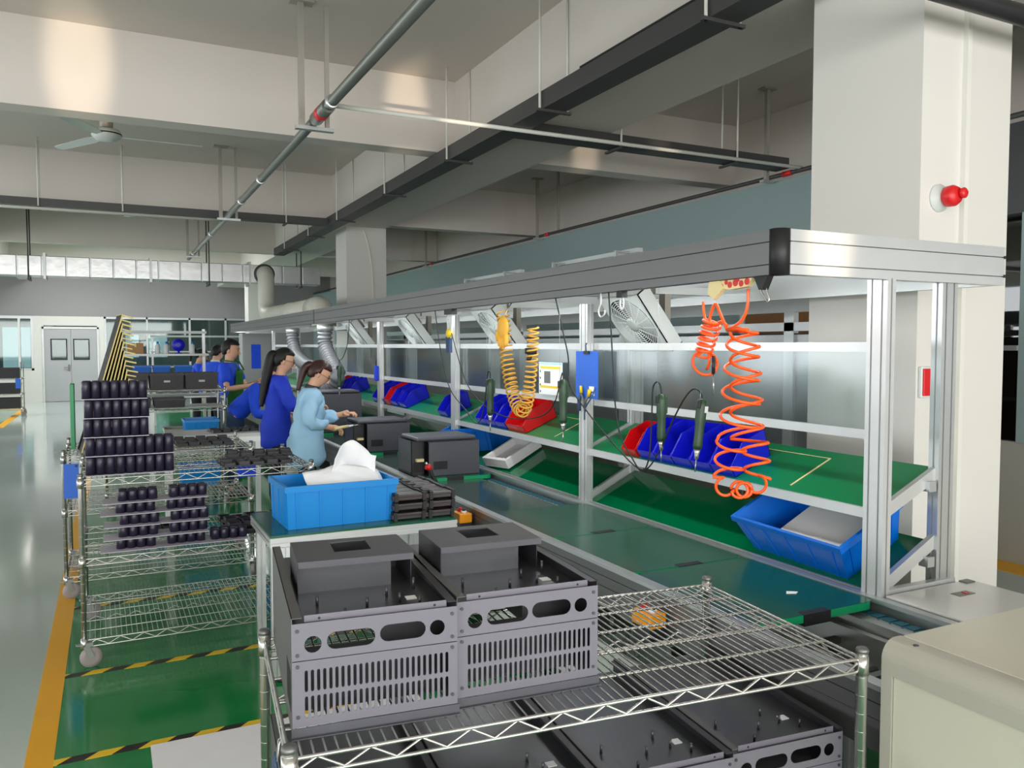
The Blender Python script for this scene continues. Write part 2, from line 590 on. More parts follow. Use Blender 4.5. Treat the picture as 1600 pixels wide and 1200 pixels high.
h.build('door_handle', 'alu_dark', d)
MB().box(-0.76, -0.71, -0.05, 0.06, 0, 2.26).box(0.71, 0.76, -0.05, 0.06, 0, 2.26).box(-0.76, 0.76, -0.05, 0.06, 2.2, 2.26).build('door_frame', 'alu', d)

# side walls
struct('wall_right', MB().box(6.3, 6.42, 4.3, 28, 0, 3.42), 'wall_teal')
struct('wall_right_lower', MB().box(6.3, 6.42, -5, 4.3, 0, 0.95), 'dado')
struct('wall_right_upper', MB().box(6.3, 6.42, -5, 4.3, 2.72, 3.42), 'wall_dark')
struct('wall_right_post', MB().box(6.28, 6.44, 3.2, 3.84, 0.95, 2.72).box(6.28, 6.44, 4.12, 4.3, 0.95, 2.72).box(6.28, 6.44, -5, -4.8, 0.95, 2.72).box(6.28, 6.44, 1.0, 1.1, 0.95, 2.72), 'wall_teal')
struct('window_5', MB().box(6.35, 6.36, -4.8, 4.12, 0.95, 2.72), 'glass_dark_room')
struct('trim_1', MB().box(6.26, 6.32, 3.84, 4.12, 1.66, 1.7).box(6.26, 6.32, 1.1, 3.2, 1.66, 1.7), 'alu')
struct('wall_right_outer', MB().box(8.9, 9, -5, 34, 0, 4.37), 'wall_grey')
struct('wall_right_bulkhead', MB().box(6.9, 7.0, -5, 34, 3.3, 4.37), 'ceiling_paint')
for (z0, z1) in ((0, 0.9), (3.3, 4.37)):
    struct('wall_left', MB().box(-9.1, -9, -5, 34, z0, z1), 'wall_white')
    struct('wall_back', MB().box(-9, 9, -5.1, -5, z0, z1), 'wall_white')
for k in range(7):
    struct('wall_left_pier', MB().box(-9.1, -9, -5 + 5.2 * k, -4.4 + 5.2 * k, 0.9, 3.3), 'wall_white')
for x in (-9, -4.0, 0.9, 5.5):
    struct('wall_back_pier', MB().box(x, x + (0.4 if x < 5 else 3.5), -5.1, -5, 0.9, 3.3), 'wall_white')
door = thing('door_2', 'brown wooden door in the teal partition behind the line', 'door', (6.28, 6.35, 0))
door['kind'] = 'structure'
MB().box(-0.03, 0.02, -0.75, 0.45, 0.01, 2.12).build('door_leaf', 'brown_door', door)
MB().box(-0.05, 0.02, -0.82, -0.75, 0, 2.19).box(-0.05, 0.02, 0.45, 0.52, 0, 2.19).box(-0.05, 0.02, -0.82, 0.52, 2.12, 2.19).build('door_frame', 'alu', door)

# ---------------------------------------------------------------- conveyor
def extrusion(mb, a, b, wx, wy, up=(0, 0, 1), groove=0.008):
    """aluminium profile bar with a shallow T-slot groove on each face"""
    a, b = Vector(a), Vector(b)
    d = (b - a)
    L = d.length
    d.normalize()
    u = Vector(up)
    if abs(d.dot(u)) > 0.99:
        u = Vector((0, 1, 0))
    s = d.cross(u).normalized()
    u = s.cross(d)
    M = Matrix((s, u, d)).transposed().to_4x4()
    M.translation = a
    def side(w_):
        """positions of slots along a face of width w_"""
        n = max(1, round(w_ / 0.045))
        return [(-w_ / 2 + w_ * (i + 0.5) / n) for i in range(n)]
    g = groove
    P = []
    hx, hy = wx / 2, wy / 2
    for t in side(wx):
        P += [(t - g / 2, -hy), (t - g / 2, -hy + g), (t + g / 2, -hy + g), (t + g / 2, -hy)]
    Q = [(-hx, -hy)] + P + [(hx, -hy)]
    R_ = []
    for t in side(wy):
        R_ += [(hx, t - g / 2), (hx - g, t - g / 2), (hx - g, t + g / 2), (hx, t + g / 2)]
    Q += R_ + [(hx, hy)]
    Q += [(-x, -y) for x, y in P] + [(-hx, hy)]
    Q += [(-x, -y) for x, y in R_]
    mb.prism(Q, L, M)
    return mb

cv = thing('conveyor', 'long assembly conveyor with aluminium side rails running the length of the line', 'conveyor', (0, 0, 0))
Y0, Y1 = 1.50, 16.0
MB().box(1.90, 1.945, Y0, Y1, 0.735, 0.75).build('side_rail', 'alu', cv)
MB().box(1.902, 1.94, Y0, Y1, 0.70, 0.735).box(1.90, 1.925, Y0, Y1, 0.56, 0.698).box(1.893, 1.90, Y0, Y1, 0.63, 0.655).build('rail_side_shaded', 'alu_beam', cv)  # side face of the rail, its shade put into a darker aluminium
MB().box(2.548, 2.585, Y0, Y1, 0.735, 0.752).box(2.565, 2.585, Y0, Y1, 0.56, 0.735).build('side_rail', 'alu', cv)
MB().box(2.44, 2.50, Y0, Y1, 0.655, 0.70).box(2.40, 2.43, Y0, Y1, 0.55, 0.665).box(2.38, 2.40, Y0, Y1, 0.44, 0.56).build('guide_rail', 'alu', cv)
ch = MB()
for k in range(90):
    y = 1.51 + k * 0.05
    ch.box(2.50, 2.545, y, y + 0.034, 0.69, 0.704, bev=0)
    ch.cyl((2.49, y + 0.042, 0.697), (2.55, y + 0.042, 0.697), 0.006, 6)
ch.build('chain', 'chain', cv)
MB().box(1.95, 2.44, 4.1, Y1, 0.705, 0.718).build('belt', 'belt', cv)
MB().box(1.93, 2.56, 3.0, Y1, 0.40, 0.43).build('lower_tray', 'alu_dark', cv)
for y in (1.62, 3.6, 5.7, 7.8, 9.9, 12.0, 14.1, 15.8):
    for x in (1.93, 2.53):
        lg = MB()
        extrusion(lg, (x, y, 0.0), (x, y, 0.56), 0.045, 0.045)
        lg.build('leg', 'alu', cv)
for y in (1.8, 2.1, 2.5, 2.9):
    MB().bar((1.93, y, 0.5), (2.42, y, 0.5), 0.03, 0.03).bar((1.93, y, 0.61), (2.42, y, 0.61), 0.03, 0.02).build('cross_bar', 'alu_dark', cv)
MB().box(1.90, 1.915, Y0, Y1, 0.14, 0.40).build('side_panel', 'cover_white', cv)
rl = MB()
for k in range(8):
    rl.cyl((2.0, 1.56 + k * 0.09, 0.56), (2.38, 1.56 + k * 0.09, 0.56), 0.018, 10)
rl.build('roller', 'alu_dark', cv)

# ---------------------------------------------------------------- work boards riding on the conveyor
def board(name, y0, y1, label, slots=True, x0=1.945, x1=2.545, z=0.73):
    t = thing(name, label, 'board', (0, (y0 + y1) / 2, z - 0.011), 0, 'green work boards on the conveyor')
    h = (y1 - y0) / 2
    pts = []
    r = 0.045
    for cx, cy, a0 in ((x1 - 0.003 - r, -h + r, -90), (x1 - 0.003 - r, h - r, 0), (x0 + r, h - r, 90), (x0 + r, -h + r, 180)):
        for k in range(5):
            a = math.radians(a0 + 22.5 * k)
            pts.append((cx + r * math.cos(a), cy + r * math.sin(a)))
    M = Matrix.Translation((0, 0, 0))
    MB().prism(pts, 0.028, M).build('edge_band', 'green_edge', t)
    q = [((x - (x0 + x1) / 2) * 0.995 + (x0 + x1) / 2, y * 0.996) for x, y in pts]
    MB().prism(q, 0.0015, Matrix.Translation((0, 0, 0.0281))).build('mat', 'work_green', t)
    if slots:
        b = MB().box(2.175, 2.305, -h - 0.004, -h + 0.035, -0.012, 0.0305)
        for x in (2.21, 2.265):
            b.cyl((x, -h - 0.007, 0.012), (x, -h, 0.012), 0.007, 8)
        b.build('stop_block', 'black_plastic', t)
    return t
board('work_board', 2.055, 2.745, 'green work board with a white scrap at the open end of the conveyor')
board('work_board', 2.755, 3.425, 'green work board between the open end board and the one at the second post')
board('work_board', 3.435, 4.135, 'green work board beside the second post, just before the bare belt')
sc = MB().prism([(2.44, 2.26), (2.475, 2.245), (2.50, 2.26), (2.465, 2.285)], 0.001, Matrix.Translation((-0.14, 0, 0.7496))).build('paper_scrap', 'paper')
tag(sc, 'small white paper scrap lying on the end work board', 'paper')

# ---------------------------------------------------------------- workstation frame
fr = thing('workstation_frame', 'tall aluminium workstation frame with sloped green shelves and a boxed top beam', 'workstation', (0, 0, 0))
POST_Y = (2.11, 4.21, 6.3, 8.4, 10.5, 12.6, 14.7)
for y in POST_Y:
    m = MB()
    extrusion(m, (2.605, y, 0.74), (2.605, y, 1.95), 0.045, 0.09, up=(0, 1, 0))
    m.build('post', 'alu_bright', fr)
    m = MB()
    extrusion(m, (2.97, y, 0.02), (2.97, y, 1.95), 0.09, 0.045, up=(0, 1, 0))
    m.build('post', 'alu', fr)
def beam_profile(mb, a, b, wide):
    """150 mm tall beam: three flats with two slots on the outer face"""
    z0, z1 = 1.945, 2.10
    for (p, q) in ((z0, z0 + 0.033), (z0 + 0.037, z1 - 0.044), (z1 - 0.040, z1)):
        mb.box(a[0], b[0], a[1], b[1], p, q)
    return mb
beam_profile(MB(), (2.05, 2.12), (2.10, 9.06), 1).build('front_beam', 'alu_beam', fr)
beam_profile(MB(), (2.05, 9.10), (2.10, 16.0), 1).build('front_beam', 'alu_beam', fr)
MB().box(2.058, 2.092, 2.13, 15.99, 1.949, 2.096).build('beam_slot', 'groove', fr)
MB().box(2.11, 3.272, 2.077, 2.108, 1.949, 2.096).build('beam_slot', 'alu_dark', fr)
beam_profile(MB(), (2.10, 2.07), (3.28, 2.115), 0).build('end_beam', 'alu_bright', fr)
beam_profile(MB(), (2.10, 15.95), (3.28, 16.0), 0).build('end_beam', 'alu_bright', fr)
MB().box(3.23, 3.28, 2.115, 16.0, 1.945, 2.10).build('rear_beam', 'alu', fr)
MB().box(3.272, 3.281, 2.066, 2.119, 2.052, 2.064).box(3.272, 3.281, 2.066, 2.119, 1.976, 1.988).build('end_slot_dark', 'black', fr)  # black pieces stand in for the dark insides of the open slots
c = MB()
c.lathe([(0.034, 1.943), (0.034, 2.102)], 20, None, (2.082, 2.102, 0))
c.box(2.052, 2.085, 2.098, 2.125, 1.943, 2.102)
c.build('corner_cap', 'black', fr)
for y in POST_Y[1:]:
    MB().bar((2.1, y, 2.02), (3.23, y, 2.02), 0.045, 0.045).build('cross_tube', 'alu', fr)
# long rails at eye height and above the shelf, hung on the front posts
for z0, z1, nm in ((1.675, 1.713, 'upper_rail'), (1.335, 1.372, 'lower_rail')):
    MB().box(2.63, 2.655, 2.16, 15.0, z0, z1).build(nm, 'alu_bright', fr)
    
for a, b in zip(POST_Y, POST_Y[1:]):
    MB().box(2.640, 2.643, a + 0.06, b - 0.06, 1.372, 1.675).build('clear_screen', 'acrylic', fr)
# sloped shelves: each bay a green board with an aluminium edge and a slanted bracket at every post
def sloped(z0, z1, x0, x1, nm, mt):
    for i in range(len(POST_Y) - 1):
        a, b = POST_Y[i] + 0.02, POST_Y[i + 1] - 0.02
        sl = (z1 - z0) / (x1 - x0)
        P = []
        for (x, dz) in ((x0, 0), (x1, 0), (x1, 0.012), (x0, 0.012)):
            for y in (a, b):
                P.append((x, y, z0 + (x - x0) * sl + dz))
        f_ = ((0, 2, 3, 1), (4, 5, 7, 6), (0, 1, 7, 6)[:0] or (0, 1, 7, 6), (2, 4, 5, 3), (0, 6, 4, 2), (1, 3, 5, 7))
        o = MB().add(P, f_).build('shelf_board', mt, fr, fix=True)
        MB().box(x0 - 0.014, x0, a, b, z0 - 0.022, z0 + 0.018).build('shelf_edge', 'alu_bright', o)
    for i, y in enumerate(POST_Y):
        dz = 0.03 if z0 < 0.9 else 0.0
        MB().bar((x0 + 0.02, y, z0 + 0.005 + dz), (x1 + 0.0, y, z1 + 0.002 + dz), 0.022, 0.05).build('shelf_bracket', 'alu_bright', fr)
        if i == 0:
            MB().box(x1 - 0.09, x1 - 0.05, y - 0.03, y + 0.01, z1 - 0.075, z1 - 0.035).build('bracket_foot', 'alu', fr)
sloped(1.055, 1.20, 2.615, 2.955, 'upper', 'green_mat')
sloped(0.735, 0.90, 2.615, 2.955, 'lower', 'green_shelf')
# rear rails that carry the shelves
MB().box(2.93, 2.96, 2.1, 15, 1.13, 1.165).build('rear_rail', 'alu', fr)
MB().box(2.93, 2.96, 2.1, 15, 0.86, 0.895).build('rear_rail', 'alu', fr)
# short end foot rail next to the cover
MB().bar((2.60, 2.085, 0.755), (3.02, 2.085, 0.755), 0.03, 0.03).build('foot_rail', 'alu_bright', fr)

# wood-free end cover: flat white steel lid over the conveyor end
cov = thing('end_cover', 'flat white steel cover with a small slot beside the end post', 'cover', (0, 0, 0))
MB().box(2.60, 3.09, 1.50, 2.06, 0.745, 0.757, bev=0.004).build('lid', 'cover_white', cov)
MB().box(2.61, 3.08, 1.51, 2.05, 0.05, 0.745).build('body', 'machine_white', cov)
MB().box(2.84, 2.93, 1.925, 1.965, 0.757, 0.7585).build('slot_plate', 'alu_dark', cov)
MB().box(2.89, 2.905, 1.935, 1.955, 0.7585, 0.7605).build('latch', 'red', cov)
MB().box(3.02, 3.07, 2.02, 2.055, 0.757, 0.762).build('hinge', 'alu_dark', cov)

# machine cabinet with rounded shoulder
mc = thing('machine_cabinet', 'cream white machine cabinet with a rounded grey shoulder beside the end cover', 'machine', (0, 0, 0))
CX, CYB, CYF, CZ = 1.865, 1.485, 0.2, 0.90
prof = []
r = 0.05
for k in range(9):
    a = math.radians(180 - 90 * k / 8)
    prof.append((CX + r + r * math.cos(a), CZ - r + r * math.sin(a)))
outer = prof + [(CX + 0.075, CZ), (CX + 0.075, CZ - 0.012), (CX + 0.012, CZ - 0.09), (CX, CZ - 0.09)]
M = Matrix(((1, 0, 0, 0), (0, 0, -1, CYB), (0, 1, 0, 0), (0, 0, 0, 1)))
MB().prism(outer, CYB - CYF, M).build('shoulder', 'machine_grey', mc, fix=True)
MB().box(CX + 0.006, CX + 0.02, CYF, CYB - 0.035, 0.06, CZ - 0.092).build('side_door', 'machine_white', mc)
MB().box(CX + 0.0, CX + 0.9, CYB - 0.033, CYB, 0.06, CZ - 0.09).build('corner_post', 'machine_grey', mc)
MB().box(CX + 0.076, CX + 0.9, CYF, CYB - 0.004, CZ - 0.02, CZ + 0.001, bev=0.003).build('top_panel', 'machine_white', mc)
MB().box(CX + 0.02, CX + 0.9, CYF, CYB - 0.034, 0.06, CZ - 0.095).build('body', 'machine_white', mc)
MB().cyl((CX + 0.045, CYB - 0.07, CZ - 0.004), (CX + 0.045, CYB - 0.07, CZ + 0.0015), 0.007, 10).build('screw', 'screw', mc)
for x in (CX + 0.1, CX + 0.8):
    for y in (CYF + 0.1, CYB - 0.1):
        MB().cyl((x, y, 0), (x, y, 0.06), 0.025, 10).build('foot', 'black', mc)

# ---------------------------------------------------------------- chrome wire carts
def wire_shelf(L, D, pitch=0.025, bars=5, r=0.0022):
    """welded wire shelf, origin at its middle, top wires at z = 0"""
    m = MB()
    hx, hy = L / 2, D / 2
    n = int(L / pitch)
    for i in range(1, n):
        x = -hx + L * i / n
        m.tube([(x, -hy, 0), (x, hy, 0)], r, 5, cap=False)
    for i in range(1, bars):
        y = -hy + D * i / bars
        m.tube([(-hx, y, -0.005), (hx, y, -0.005)], r * 1.7, 6, cap=False)
    for y in (-hy + D * 0.5,):
        m.tube([(-hx, y, -0.03), (hx, y, -0.03)], r * 1.5, 6, cap=False)
        k = int(L / 0.05)
        m.tube([(-hx + L * i / k, y, -0.006 if i % 2 else -0.029) for i in range(k + 1)], r * 1.2, 5, cap=False)
    R2 = r * 1.5
    for y in (-hy, hy):
        m.tube([(-hx, y, -0.002), (hx, y, -0.002)], R2 * 1.15, 8, cap=False)
        m.tube([(-hx, y, -0.037), (hx, y, -0.037)], R2 * 1.15, 8, cap=False)
        k = int(L / 0.055)
        m.tube([(-hx + L * i / k, y, -0.004 if i % 2 else -0.035) for i in range(k + 1)], R2 * 0.9, 6, cap=False)
    for x in (-hx, hx):
        m.tube([(x, -hy, -0.002), (x, hy, -0.002)], R2 * 1.15, 8, cap=False)
        m.tube([(x, -hy, -0.037), (x, hy, -0.037)], R2 * 1.15, 8, cap=False)
        k = int(D / 0.055)
        m.tube([(x, -hy + D * i / k, -0.004 if i % 2 else -0.035) for i in range(k + 1)], R2 * 0.9, 6, cap=False)
    for x in (-hx, hx):
        for y in (-hy, hy):
            m.lathe([(0.019, -0.045), (0.0175, 0.008)], 14, None, (x, y, 0))
    return m
def wire_cart(label, loc, rotz, L, D, top, shelves, group='chrome wire carts', wheel=0.05, pr=0.0125, wr=0.0022):
    t = thing('wire_cart', label, 'cart', loc, rotz, group)
    for z in shelves:
        o = wire_shelf(L, D, r=wr).build('wire_shelf', 'chrome', t)
        o.location = (0, 0, z)
    for sx in (-1, 1):
        for sy in (-1, 1):
            x, y = sx * L / 2, sy * D / 2
            p = MB()
            p.lathe([(pr, 2 * wheel + 0.025), (pr, top - 0.008), (pr * 1.02, top - 0.006)], 16, None, (x, y, 0))
            k = 0.2
            while k < top - 0.02:
                p.lathe([(pr * 1.012, k), (pr * 1.012, k + 0.0015)], 16, None, (x, y, 0))
                k += 0.05
            po = p.build('post', 'chrome', t)
            MB().lathe([(pr * 1.1, top - 0.008), (pr * 1.15, top), (pr * 0.9, top + 0.006), (0.002, top + 0.007)], 16, None, (x, y, 0)).build('post_cap', 'alu_dark', po)
            c = MB().box(x - 0.018, x + 0.018, y - 0.002, y + 0.038, 2 * wheel + 0.004, 2 * wheel + 0.026)
            c.bar((x - 0.017, y + 0.005, 2 * wheel + 0.01), (x - 0.017, y + 0.03, wheel), 0.004, 0.03)
            c.bar((x + 0.017, y + 0.005, 2 * wheel + 0.01), (x + 0.017, y + 0.03, wheel), 0.004, 0.03)
            c.bar((x, y - 0.002, 2 * wheel + 0.016), (x, y - 0.04, 2 * wheel + 0.02), 0.03, 0.006)
            Q = Matrix.Translation((x, y, 0)) @ Matrix.Rotation(-0.9 + 0.5 * sx, 4, 'Z') @ Matrix.Translation((-x, -y, 0))
            co = c.move(Q).build('caster', 'galvanized', t)
            M = Q @ Matrix.Translation((x, y + 0.03, wheel)) @ Matrix.Rotation(PI / 2, 4, 'Y')
            MB().lathe([(wheel * 0.55, -0.013), (wheel * 0.95, -0.012), (wheel, -0.006), (wheel, 0.006), (wheel * 0.95, 0.012), (wheel * 0.55, 0.013)], 20, M).build('wheel', 'caster_grey', co)
    return t

# the big cart in front
CA = math.radians(-5.6)
cL, cD = 1.507, 0.725
c0 = Vector((0.313, 1.652, 0))
cmid = c0 + Vector((math.cos(CA), math.sin(CA), 0)) * cL / 2 + Vector((-math.sin(CA), math.cos(CA), 0)) * cD / 2
SHZ, SLZ = 0.852, 0.375
big = wire_cart('chrome wire cart loaded with grey steel enclosures beside the end of the conveyor', (cmid.x, cmid.y, 0), CA, cL, cD, 0.875, (SLZ, SHZ), pr=0.0155, wr=0.0027)
def on_cart(u, v, z):
    """point on the big cart: u along it from its front corner, v into it"""
    p = c0 + Vector((math.cos(CA), math.sin(CA), 0)) * u + Vector((-math.sin(CA), math.cos(CA), 0)) * v
    return (p.x, p.y, z)
tg = thing('hanging_tag', 'blue plastic tag hung on the corner post of the loaded cart', 'tag', on_cart(-0.014, 0.20, 0.60), CA)
MB().prism([(-0.10, -0.16), (0.10, -0.16), (0.10, 0.10), (0.03, 0.16), (-0.07, 0.16), (-0.10, 0.12)], 0.003, Matrix.Rotation(PI / 2, 4, 'Y') @ Matrix.Rotation(PI / 2, 4, 'Z') @ Matrix.Identity(4)).build('plate', 'denim', tg)
MB().tube([(0.001, -0.02, 0.14), (0.008, -0.02, 0.2), (0.018, -0.01, 0.213), (0.008, 0.0, 0.2), (0.001, 0, 0.14)], 0.002, 6).build('wire_loop', 'alu', tg)
MB().cyl((-0.004, -0.06, 0.06), (0.0, -0.06, 0.06), 0.006, 10).build('rivet', 'paper', tg)

# ---------------------------------------------------------------- grey steel enclosures
def enclosure(label, loc, rotz, raised=True, W=0.368, H=0.249, D=0.66):
    """origin at front bottom middle; front faces -y"""
    t = thing('steel_enclosure', label, 'enclosure', loc, rotz, 'grey steel enclosures on the loaded cart')
    hw = W / 2
    # lower front panel with two rows of slots
    hs = []
    n = 25
    for r_, (z, h_) in enumerate(((0.122, 0.048), (0.065, 0.048))):
        for i in range(n):
            hs.append(slot(-hw + 0.03 + (W - 0.055) * i / (n - 1), z, 0.0070, h_, 3))
    f1 = MB().plate(-hw, hw, 0, 0.0018, 0.022, 0.166, hs).build('lower_front_panel', 'grey_enclosure', t)
    for x in (-hw + 0.012, hw - 0.012):
        for z in (0.045, 0.155):
            MB().cyl((x, 0.0, z), (x, -0.002, z), 0.0042, 10).build('screw', 'screw', f1)
    hs = [hole(-hw + 0.045, 0.201, 0.0185), slot(-hw + 0.127, 0.204, 0.106, 0.038, 7), slot(-hw + 0.242, 0.206, 0.104, 0.038, 7), hole(-hw + 0.321, 0.205, 0.0175)]
    f2 = MB().plate(-hw, hw, 0, 0.0018, 0.168, H, hs).build('upper_front_panel', 'grey_enclosure', t)
    for x in (-hw + 0.012, hw - 0.012):
        for z in (0.18, 0.233):
            MB().cyl((x, 0.0, z), (x, -0.002, z), 0.0042, 10).build('screw', 'screw', f2)
    MB().box(-hw + 0.028, hw - 0.022, 0.013, 0.0148, H - 0.022, H + 0.0125).build('top_lip', 'grey_enclosure', f2)
    for x in (-hw + 0.06, hw - 0.05):
        MB().cyl((x, 0.0125, H + 0.004), (x, 0.0132, H + 0.004), 0.003, 8).build('lip_hole', 'black', f2)
    MB().box(-hw - 0.002, hw + 0.004, -0.012, 0.02, 0.0, 0.002).box(-hw - 0.002, hw + 0.004, -0.002, 0.0, 0.0, 0.021).build('bottom_flange', 'dark_enclosure', t)
    # sides, back, floor
    for s in (-1, 1):
        x = s * hw
        m = MB()
        a, b = (x, x + 0.0018) if s < 0 else (x - 0.0018, x)
        m.box(a, b, 0.0018, D, 0.0, H + 0.012)
        c, e = (a, a + 0.022) if s < 0 else (b - 0.022, b)
        m.box(c, e, 0.0018, D, H + 0.0105, H + 0.012)
        w_ = m.build('side_wall', 'shaded_enclosure' if s < 0 else 'inner_dark', t)
        v = MB()
        for k in range(9):
            v.box((a - 0.0008) if s < 0 else (b - 0.0002), (a + 0.0002) if s < 0 else (b + 0.0008), 0.03 + k * 0.012, 0.036 + k * 0.012, 0.045, 0.135)
        v.build('side_louvre', 'black', w_)
    MB().box(-hw, hw, D - 0.002, D, 0.0, 0.162).build('back_wall', 'inner_dark', t)
    # recessed mounting plate under the rim
    pl = MB().box(-hw + 0.002, hw - 0.002, 0.002, D - 0.004, H - 0.024, H - 0.022).build('mounting_plate', 'inner_plate', t)
    for x, y in ((-0.06, 0.07), (0.0, 0.13), (0.08, 0.14), (0.12, 0.10), (0.06, 0.2), (-0.11, 0.18)):
        MB().cyl((x, y, H - 0.022), (x, y, H + 0.002), 0.0035, 8).build('stud', 'screw', pl)
    MB().box(0.10, 0.125, 0.15, 0.175, H - 0.022, H - 0.0195).build('terminal', 'paper', pl)
    # inner chassis seen through the slots
    MB().box(-hw + 0.002, hw - 0.002, 0.12, 0.123, 0.004, 0.150).box(0.03, hw - 0.002, 0.12, 0.123, 0.150, H - 0.03).build('inner_bulkhead', 'inner_dark', t)
    if raised:
        z0, z1 = H - 0.022, H + 0.066
        x0, x1, y0, y1 = -hw + 0.035, hw - 0.045, 0.245, 0.46
        c = MB()
        c.plate(x0, x1, 0, 0.002, y0, y1, [[(-0.05, y0 + 0.075), (0.045, y0 + 0.075), (0.045, y1 - 0.035), (-0.05, y1 - 0.035)]])
        c.move(Matrix.Translation((0, 0, z1)) @ Matrix(((1, 0, 0, 0), (0, 0, 1, 0), (0, 1, 0, 0), (0, 0, 0, 1))))
        c.box(x0, x1, y0, y0 + 0.002, z1 - 0.014, z1)
        rc = c.build('raised_cover', 'dark_enclosure', t, fix=True)
        MB().box(x0, x0 + 0.002, y0, y1, z0, z1).build('cover_side', 'inner_dark', rc)
        MB().box(x1 - 0.002, x1, y0 + 0.03, y1, z0, z1).build('cover_side', 'inner_dark', rc)
        MB().box(x0, x1 - 0.05, y0 + 0.045, y0 + 0.047, z0, z1).build('cover_front', 'inner_plate', rc)
        MB().box(x0, x1, y1 - 0.002, y1, z0, z1 - 0.01).build('cover_back', 'inner_dark', rc)
        MB().cyl((x1 - 0.004, y0 - 0.012, z0), (x1 - 0.004, y0 - 0.012, z0 + 0.03), 0.004, 8).build('post_pin', 'screw', rc)
    return t
enclosure('grey steel enclosure on the cart top beside the tagged corner post', on_cart(0.198, 0.075, SHZ + 0.003), CA + math.radians(-1))
enclosure('grey steel enclosure on the cart top between its twin and the bare wire shelf', on_cart(0.572, 0.098, SHZ + 0.003), CA + math.radians(1.0))
for k, lb in enumerate(('coverless steel enclosure on the lower cart shelf beside the tagged corner post', 'coverless steel enclosure on the lower cart shelf, second from the tagged corner post',
                        'coverless steel enclosure on the lower cart shelf, second from the conveyor side', 'coverless steel enclosure on the lower cart shelf at its conveyor end')):
    enclosure(lb, on_cart(0.195 + k * 0.372, 0.04 + 0.012 * (k % 2), SLZ + 0.003), CA, raised=False)

# ---------------------------------------------------------------- crates and bins
def crate(name, label, loc, rotz, L, W, H, mt, taper=0.88, group=None, ribs=5, tilt=None):
    """open stacking crate, origin at bottom middle, long side along x"""
    t = thing(name, label, 'crate', loc, rotz, group)
    if tilt:
        t.rotation_euler = tilt
    def ring(k, z, o=0.0):
        x, y = L / 2 * k + o, W / 2 * k + o
        return [(-x, -y, z), (x, -y, z), (x, y, z), (-x, y, z)]
    th = 0.006
    rows = [ring(taper, 0), ring(0.985, H * 0.86), ring(1.0, H * 0.86, 0.006), ring(1.0, H, 0.006), ring(0.985, H, -th), ring(taper, th, -th)]
    vs = [p for r_ in rows for p in r_]
    fs = [(0, 1, 2, 3)[::-1], (20, 21, 22, 23)]
    for i in range(5):
        for k in range(4):
            k2 = (k + 1) % 4
            fs.append((i * 4 + k, i * 4 + k2, (i + 1) * 4 + k2, (i + 1) * 4 + k))
    MB().add(vs, fs).build('shell', mt, t, fix=True)
    for s in (-1, 1):
        for i in range(ribs):
            u = -0.42 + 0.84 * i / (ribs - 1)
            MB().bar((L * u * taper, s * (W / 2 * taper + 0.001), 0.004), (L * u * 0.985, s * (W / 2 * 0.985 + 0.001), H * 0.86), 0.010, 0.008, up=(0, 1, 0)).build('rib', mt, t)
        for i in range(3):
            u = -0.36 + 0.72 * i / 2
            MB().bar((s * (L / 2 * taper + 0.001), W * u * taper, 0.004), (s * (L / 2 * 0.985 + 0.001), W * u * 0.985, H * 0.86), 0.010, 0.008, up=(1, 0, 0)).build('rib', mt, t)
    return t
def pick_bin(label, loc, rotz, L, W, H, mt, group, tilt=0.0, lip=0.42):
    """open-fronted picking bin, front towards -y, origin at bottom middle of the front"""
    t = thing('picking_bin', label, 'bin', loc, rotz, group)
    t.rotation_euler = (tilt, 0, rotz)
    th = 0.003
    hw = W / 2
    side = [(0, 0.0), (L, 0.0), (L + 0.012, H), (L * 0.42, H), (-0.012, H * lip)]
    for s in (-1, 1):
        M = Matrix(((0, 0, 1, s * hw - (th if s > 0 else 0)), (1, 0, 0, 0), (0, 1, 0, 0), (0, 0, 0, 1)))
        MB().prism(side, th, M).build('side_wall', mt, t, fix=True)
    MB().box(-hw, hw, 0, L, 0, th).build('base', mt, t)
    MB().add([(-hw, L, 0), (hw, L, 0), (hw, L + 0.012, H), (-hw, L + 0.012, H), (-hw, L - th, 0), (hw, L - th, 0), (hw, L + 0.012 - th, H), (-hw, L + 0.012 - th, H)],
             [(0, 1, 2, 3), (7, 6, 5, 4), (3, 2, 6, 7), (0, 3, 7, 4), (1, 5, 6, 2)]).build('back_wall', mt, t, fix=True)
    f = MB().add([(-hw, 0, 0), (hw, 0, 0), (hw, -0.012, H * lip), (-hw, -0.012, H * lip), (-hw, th, 0), (hw, th, 0), (hw, th - 0.012, H * lip), (-hw, th - 0.012, H * lip)],
                 [(3, 2, 1, 0), (4, 5, 6, 7), (3, 7, 6, 2), (0, 4, 7, 3), (1, 2, 6, 5)])
    f.build('front_lip', mt, t, fix=True)
    MB().box(-hw - 0.002, hw + 0.002, L * 0.45, L + 0.012, H - 0.006, H + 0.001).box(-hw + 0.006, hw - 0.006, L * 0.44, L + 0.004, H - 0.02, H + 0.01).v  # rim shape is part of the walls
    return t
SH = math.atan2(0.145, 0.34)   # slope of the shelves
def on_shelf(y, x=2.635):
    return (x, y, 1.068 + (x - 2.615) * 0.4265)
def bin_at(label, y, mt, W, group, L=0.235, H=0.135, x=2.635):
    # facing -x: rotate so that -y looks to -x, tilted with the shelf
    t = pick_bin(label, on_shelf(y, x), -PI / 2, L, W, H, mt, group)
    t.rotation_mode = 'XYZ'
    M = Matrix.Translation(on_shelf(y, x)) @ Matrix.Rotation(-SH, 4, 'Y') @ Matrix.Rotation(-PI / 2, 4, 'Z')
    t.matrix_world = M
    return t
G1 = 'picking bins on the upper shelf'
